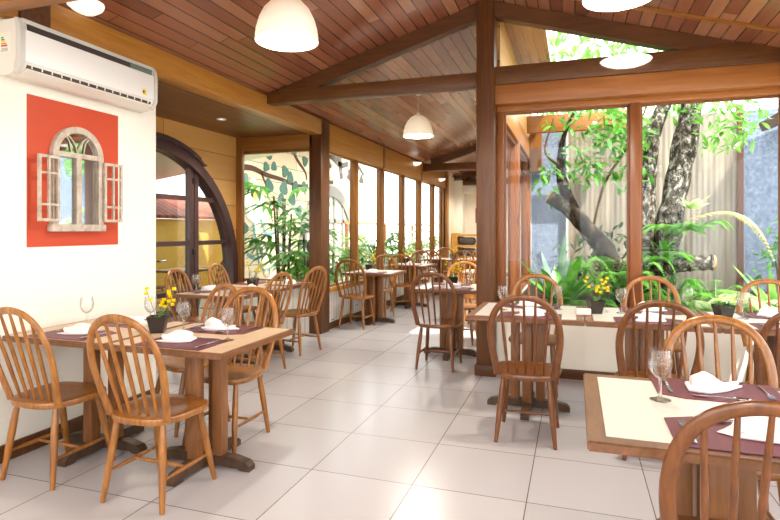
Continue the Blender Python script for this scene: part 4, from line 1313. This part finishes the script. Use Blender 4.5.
# big lichen-covered tree: forked trunks
t = thing('lichen_tree', 'lichen-covered forked tree trunk rising in the garden behind the glass', 'tree', (.88, 7.35, .25))
m = MB(); rough_tube(m, [(0, 0, -.05), (.05, 0, .35), (.15, .02, .85), (.22, .05, 1.3), (.33, .08, 1.9), (.45, .1, 2.6), (.55, .1, 3.4)], [.26, .2, .16, .145, .135, .13, .12], seed=1); m.build('trunk', 'bark', t, 60)
m = MB(); rough_tube(m, [(-.05, .0, .15), (-.1, .02, .7), (-.06, .05, 1.2), (-.03, .1, 1.8), (.02, .12, 2.3), (.2, .14, 2.75), (.3, .2, 3.2)], [.17, .13, .115, .105, .095, .08, .06], seed=2); m.build('trunk', 'bark', t, 60)
m = MB()
for c, r_, n in (((.75, -.1, 2.2), (.3, .3, .22), 70), ((.55, -.1, 2.55), (.4, .3, .2), 70), ((-.15, .0, 2.35), (.25, .3, .3), 60), ((.95, .1, 2.45), (.3, .3, .25), 60), ((-.6, .2, 3.2), (1.0, .6, .35), 240), ((.6, .3, 3.5), (1.0, .6, .4), 200)):
    leafy(m, c, r_, n, .13, .045, rr)
m.build('foliage', 'leaf_light', t, 0, recalc=False)
# leaning mossy tree with sawn limb
t = thing('leaning_tree', 'dark leaning tree with a sawn-off limb in the garden behind the glass', 'tree', (.55, 7.1, .25))
m = MB(); rough_tube(m, [(.1, 0, -.05), (.0, 0, .45), (-.22, .0, .9), (-.42, 0, 1.15), (-.62, -.02, 1.38), (-.85, -.03, 1.53)], [.15, .13, .115, .1, .09, .085], seed=3); m.build('trunk', 'bark_dark', t, 60)
MB().tube([(-.835, -.03, 1.525), (-.862, -.03, 1.542)], .074, 14).build('sawn_end', 'cutwood', t, 30)
m = MB(); rough_tube(m, [(-.55, 0, 1.32), (-.66, 0, 1.6), (-.72, .02, 1.85), (-.7, .05, 2.2), (-.55, .1, 2.6), (-.3, .1, 2.9)], [.085, .07, .055, .028, .018, .012], seed=4); m.build('branch', 'bark_dark', t, 60)
m = MB(); rough_tube(m, [(-.35, .05, 1.1), (-.2, .05, 1.7), (.1, .06, 2.2), (.3, .1, 2.7)], [.02, .016, .014, .01], seed=6, seg=8); m.build('branch', 'stem_brown', t, 60)
m = MB(); rough_tube(m, [(-.72, .02, 1.9), (-.9, 0, 2.1), (-.8, 0, 2.5)], [.02, .014, .01], seed=7, seg=8); m.build('branch', 'stem_brown', t, 60)
m = MB()
for c, r_, n in (((-.45, -.05, 1.95), (.38, .3, .3), 120), ((-.05, -.05, 2.3), (.35, .3, .25), 110), ((-.85, .05, 1.75), (.2, .25, .3), 45), ((.1, .05, 1.85), (.25, .25, .3), 60), ((-.4, .1, 2.5), (.6, .4, .2), 90)):
    leafy(m, c, r_, n, .14, .05, rr)
m.build('foliage', 'leaf', t, 0, recalc=False)
# log with sawn end
t = thing('mossy_log', 'short mossy log with pale sawn end lying among the ferns', 'log', (1.05, 7.0, .98))
m = MB(); rough_tube(m, [(-.15, .1, -.02), (.05, .03, .0), (.25, -.02, .02), (.42, -.05, .03)], [.1, .095, .09, .085], seed=8); m.build('log_body', 'bark', t, 60)
MB().tube([(.415, -.05, .03), (.435, -.052, .031)], .078, 14).build('sawn_end', 'cutwood', t, 30)
m = MB(); rough_tube(m, [(-.2, .15, -.75), (-.15, .12, -.4), (-.1, .1, -.03)], [.14, .12, .1], seed=9); m.build('stump', 'bark_dark', t, 60)
# ferns and broad leaves
FG = 'garden ferns behind the glass'
fern('tall_fern', 'tall upright green fern beside the leaning tree', (.34, 6.7, .48), 14, .6, 1.2, 'leaf', 21, 4.5, -1.6, .2, droop=.75)
fern('tall_fern', 'tall fern between the leaning tree and the mullion', (.56, 6.85, .48), 12, .55, 1.15, 'leaf_light', 22, 4, -1.6, .2, droop=.75)
fern('tall_fern', 'tall fern rising at the foot of the lichen tree', (.98, 6.6, .48), 11, .5, .85, 'leaf', 29, 4.4, -1.6, .2, droop=.8)
fern('epiphyte_fern', 'light green fern perched on the lichen tree fork', (1.1, 7.08, 1.3), 14, .42, .32, 'leaf_light', 23, 4.6, -1.5, .26)
fern('epiphyte_fern', 'small fern growing on the lichen tree below the fork', (.98, 7.0, 1.0), 12, .42, .3, 'leaf', 24, 4.6, -1.5, .26)
fern('epiphyte_fern', 'feathery fern on the far side of the lichen tree above the log', (1.32, 7.05, 1.35), 10, .4, .3, 'leaf', 30, 4.6, -1.2, .26)
fern('arching_fern', 'yellowed arching frond reaching from the lichen tree', (1.25, 7.05, 1.5), 1, .9, .3, 'leaf_yellow', 25, .2, .15, .15, droop=2.5)
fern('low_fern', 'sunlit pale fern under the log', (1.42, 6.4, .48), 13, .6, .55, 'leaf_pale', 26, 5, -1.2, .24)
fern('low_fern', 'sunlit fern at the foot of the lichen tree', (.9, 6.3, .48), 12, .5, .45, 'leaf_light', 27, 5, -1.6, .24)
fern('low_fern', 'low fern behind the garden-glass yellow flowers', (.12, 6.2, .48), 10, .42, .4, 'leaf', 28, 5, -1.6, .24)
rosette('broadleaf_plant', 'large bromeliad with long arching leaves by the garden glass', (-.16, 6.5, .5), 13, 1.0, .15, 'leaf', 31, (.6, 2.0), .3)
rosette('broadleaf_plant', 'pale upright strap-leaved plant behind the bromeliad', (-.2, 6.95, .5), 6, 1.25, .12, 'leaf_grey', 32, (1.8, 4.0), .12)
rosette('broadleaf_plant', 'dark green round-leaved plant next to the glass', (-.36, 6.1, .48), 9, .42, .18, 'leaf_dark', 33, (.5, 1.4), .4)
rosette('strap_plant', 'strap-leaved plant before the stone wall at the photo edge', (1.95, 6.6, .48), 12, .9, .07, 'leaf_light', 34, (.8, 2.4), .35)
rosette('strap_plant', 'spiky plant growing on the lichen tree trunk', (.96, 6.98, 1.15), 14, .36, .05, 'leaf', 35, (.1, 1.4), .3)
rosette('strap_plant', 'broad pale leaves catching sun on the lichen tree', (1.3, 7.12, 1.62), 9, .3, .13, 'leaf_pale', 36, (.3, 1.6), .3)
rosette('strap_plant', 'narrow reddish-green bromeliad below the log', (1.12, 6.72, .48), 14, .6, .06, 'leaf', 37, (.4, 1.6), .3)
fern('low_fern', 'pale fern spreading before the ribbed panels', (1.75, 6.7, .48), 12, .55, .45, 'leaf_pale', 61, 6, -1.4, .24)
fern('low_fern', 'leafy fern between the log and the stone wall', (1.6, 7.5, .48), 12, .6, .6, 'leaf_light', 62, 6, -1.4, .24)
fern('low_fern', 'shaded fern at the foot of the slate wall', (.0, 7.6, .48), 10, .6, .7, 'leaf', 63, 6, -1.4, .24)
# back drop of the garden: shrubs
def shrub(label, loc, r_, n, mat, seed, ll=.14, lw=.05, name='garden_shrub'):
    t = thing(name, label, 'shrub', loc); q = random.Random(seed)
    m = MB()
    for k in range(5):
        a = q.uniform(0, 6.28); m.tube([(0, 0, 0), (r_[0] * .5 * math.cos(a), r_[1] * .5 * math.sin(a), r_[2])], [.012, .006], 6)
    m.build('stems', 'stem_brown', t)
    m = MB(); leafy(m, (0, 0, r_[2] * 1.05), r_, n, ll, lw, q); m.build('foliage', mat, t, 0, recalc=False)
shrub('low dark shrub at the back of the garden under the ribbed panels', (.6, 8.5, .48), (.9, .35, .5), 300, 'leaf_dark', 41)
shrub('low leafy shrub before the stone wall', (2.6, 8.6, .48), (.35, .3, .55), 110, 'leaf', 42)
shrub('tree crown beyond the roof seen in the clerestory triangle', (.5, 12.5, 2.6), (2.6, 1.4, 1.9), 900, 'leaf_light', 43, .3, .12, 'crown_tree')
# left garden strip
def rhapis(label, loc, n, h, seed, sc_=1.0, mat='leaf', name='lady_palm'):
    t = thing(name, label, 'palm', loc); q = random.Random(seed)
    for k in range(n):
        a = q.uniform(0, 6.28); bx_, by_ = .12 * math.cos(a) * q.random(), .12 * math.sin(a) * q.random()
        hh = h * q.uniform(.5, 1.0)
        top = Vector((bx_ * 2.2, by_ * 2.2, hh))
        MB().tube([(bx_, by_, 0), top * .5 + Vector((bx_ * .4, by_ * .4, 0)), top], .012 * sc_, 6).build('cane', 'stem_brown', t)
        for j in range(4):
            b = a + j * 1.7 + q.uniform(-.4, .4); p0 = top * (1 - .16 * j)
            d = Vector((math.cos(b), math.sin(b), .55)).normalized()
            tip = p0 + d * .28 * sc_
            m = MB(); m.tube([p0, tip], .004, 5)
            for f in range(8):
                c = b + (f - 3.5) * .34
                m.leaf(tip, (math.cos(c), math.sin(c), .1 + .3 * math.cos((f - 3.5) * .5)), (.36 * sc_) * q.uniform(.8, 1.15),   .06 * sc_, .5, seg=4, base=.4)
            m.build('fan_leaf', mat, t, 0, recalc=False)
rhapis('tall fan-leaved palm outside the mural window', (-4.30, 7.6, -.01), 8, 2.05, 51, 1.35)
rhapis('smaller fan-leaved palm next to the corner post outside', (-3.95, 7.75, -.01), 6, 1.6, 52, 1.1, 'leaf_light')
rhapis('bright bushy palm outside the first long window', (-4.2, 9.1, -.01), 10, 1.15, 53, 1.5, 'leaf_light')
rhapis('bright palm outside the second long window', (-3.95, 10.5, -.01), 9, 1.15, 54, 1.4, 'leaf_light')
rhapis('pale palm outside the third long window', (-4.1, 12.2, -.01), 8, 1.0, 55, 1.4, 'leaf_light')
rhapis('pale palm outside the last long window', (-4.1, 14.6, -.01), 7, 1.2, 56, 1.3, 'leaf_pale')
shrub('low green ground cover shrub beneath the mural', (-4.6, 8.6, -.02), (.5, .5, .35), 160, 'leaf', 57)
shrub('low green shrub below the first long window', (-3.9, 8.9, -.01), (.35, .4, .35), 130, 'leaf_light', 58)

# ------------------------------------------------------------------ daylight
w = bpy.data.worlds.new('world'); S.world = w; w.use_nodes = True
nt = w.node_tree; nt.nodes.clear()
out = nt.nodes.new('ShaderNodeOutputWorld'); bg = nt.nodes.new('ShaderNodeBackground')
bg.inputs[0].default_value = (.93, .97, 1.0, 1); bg.inputs[1].default_value = 2.9
nt.links.new(bg.outputs[0], out.inputs[0])
sd = bpy.data.lights.new('sun', 'SUN'); sd.energy = 5.5; sd.angle = rad(.6); sd.color = (1, .95, .86)
so = bpy.data.objects.new('sun', sd); COL.objects.link(so)
so.rotation_euler = Vector((-.46, .36, -.81)).to_track_quat('-Z', 'Y').to_euler()
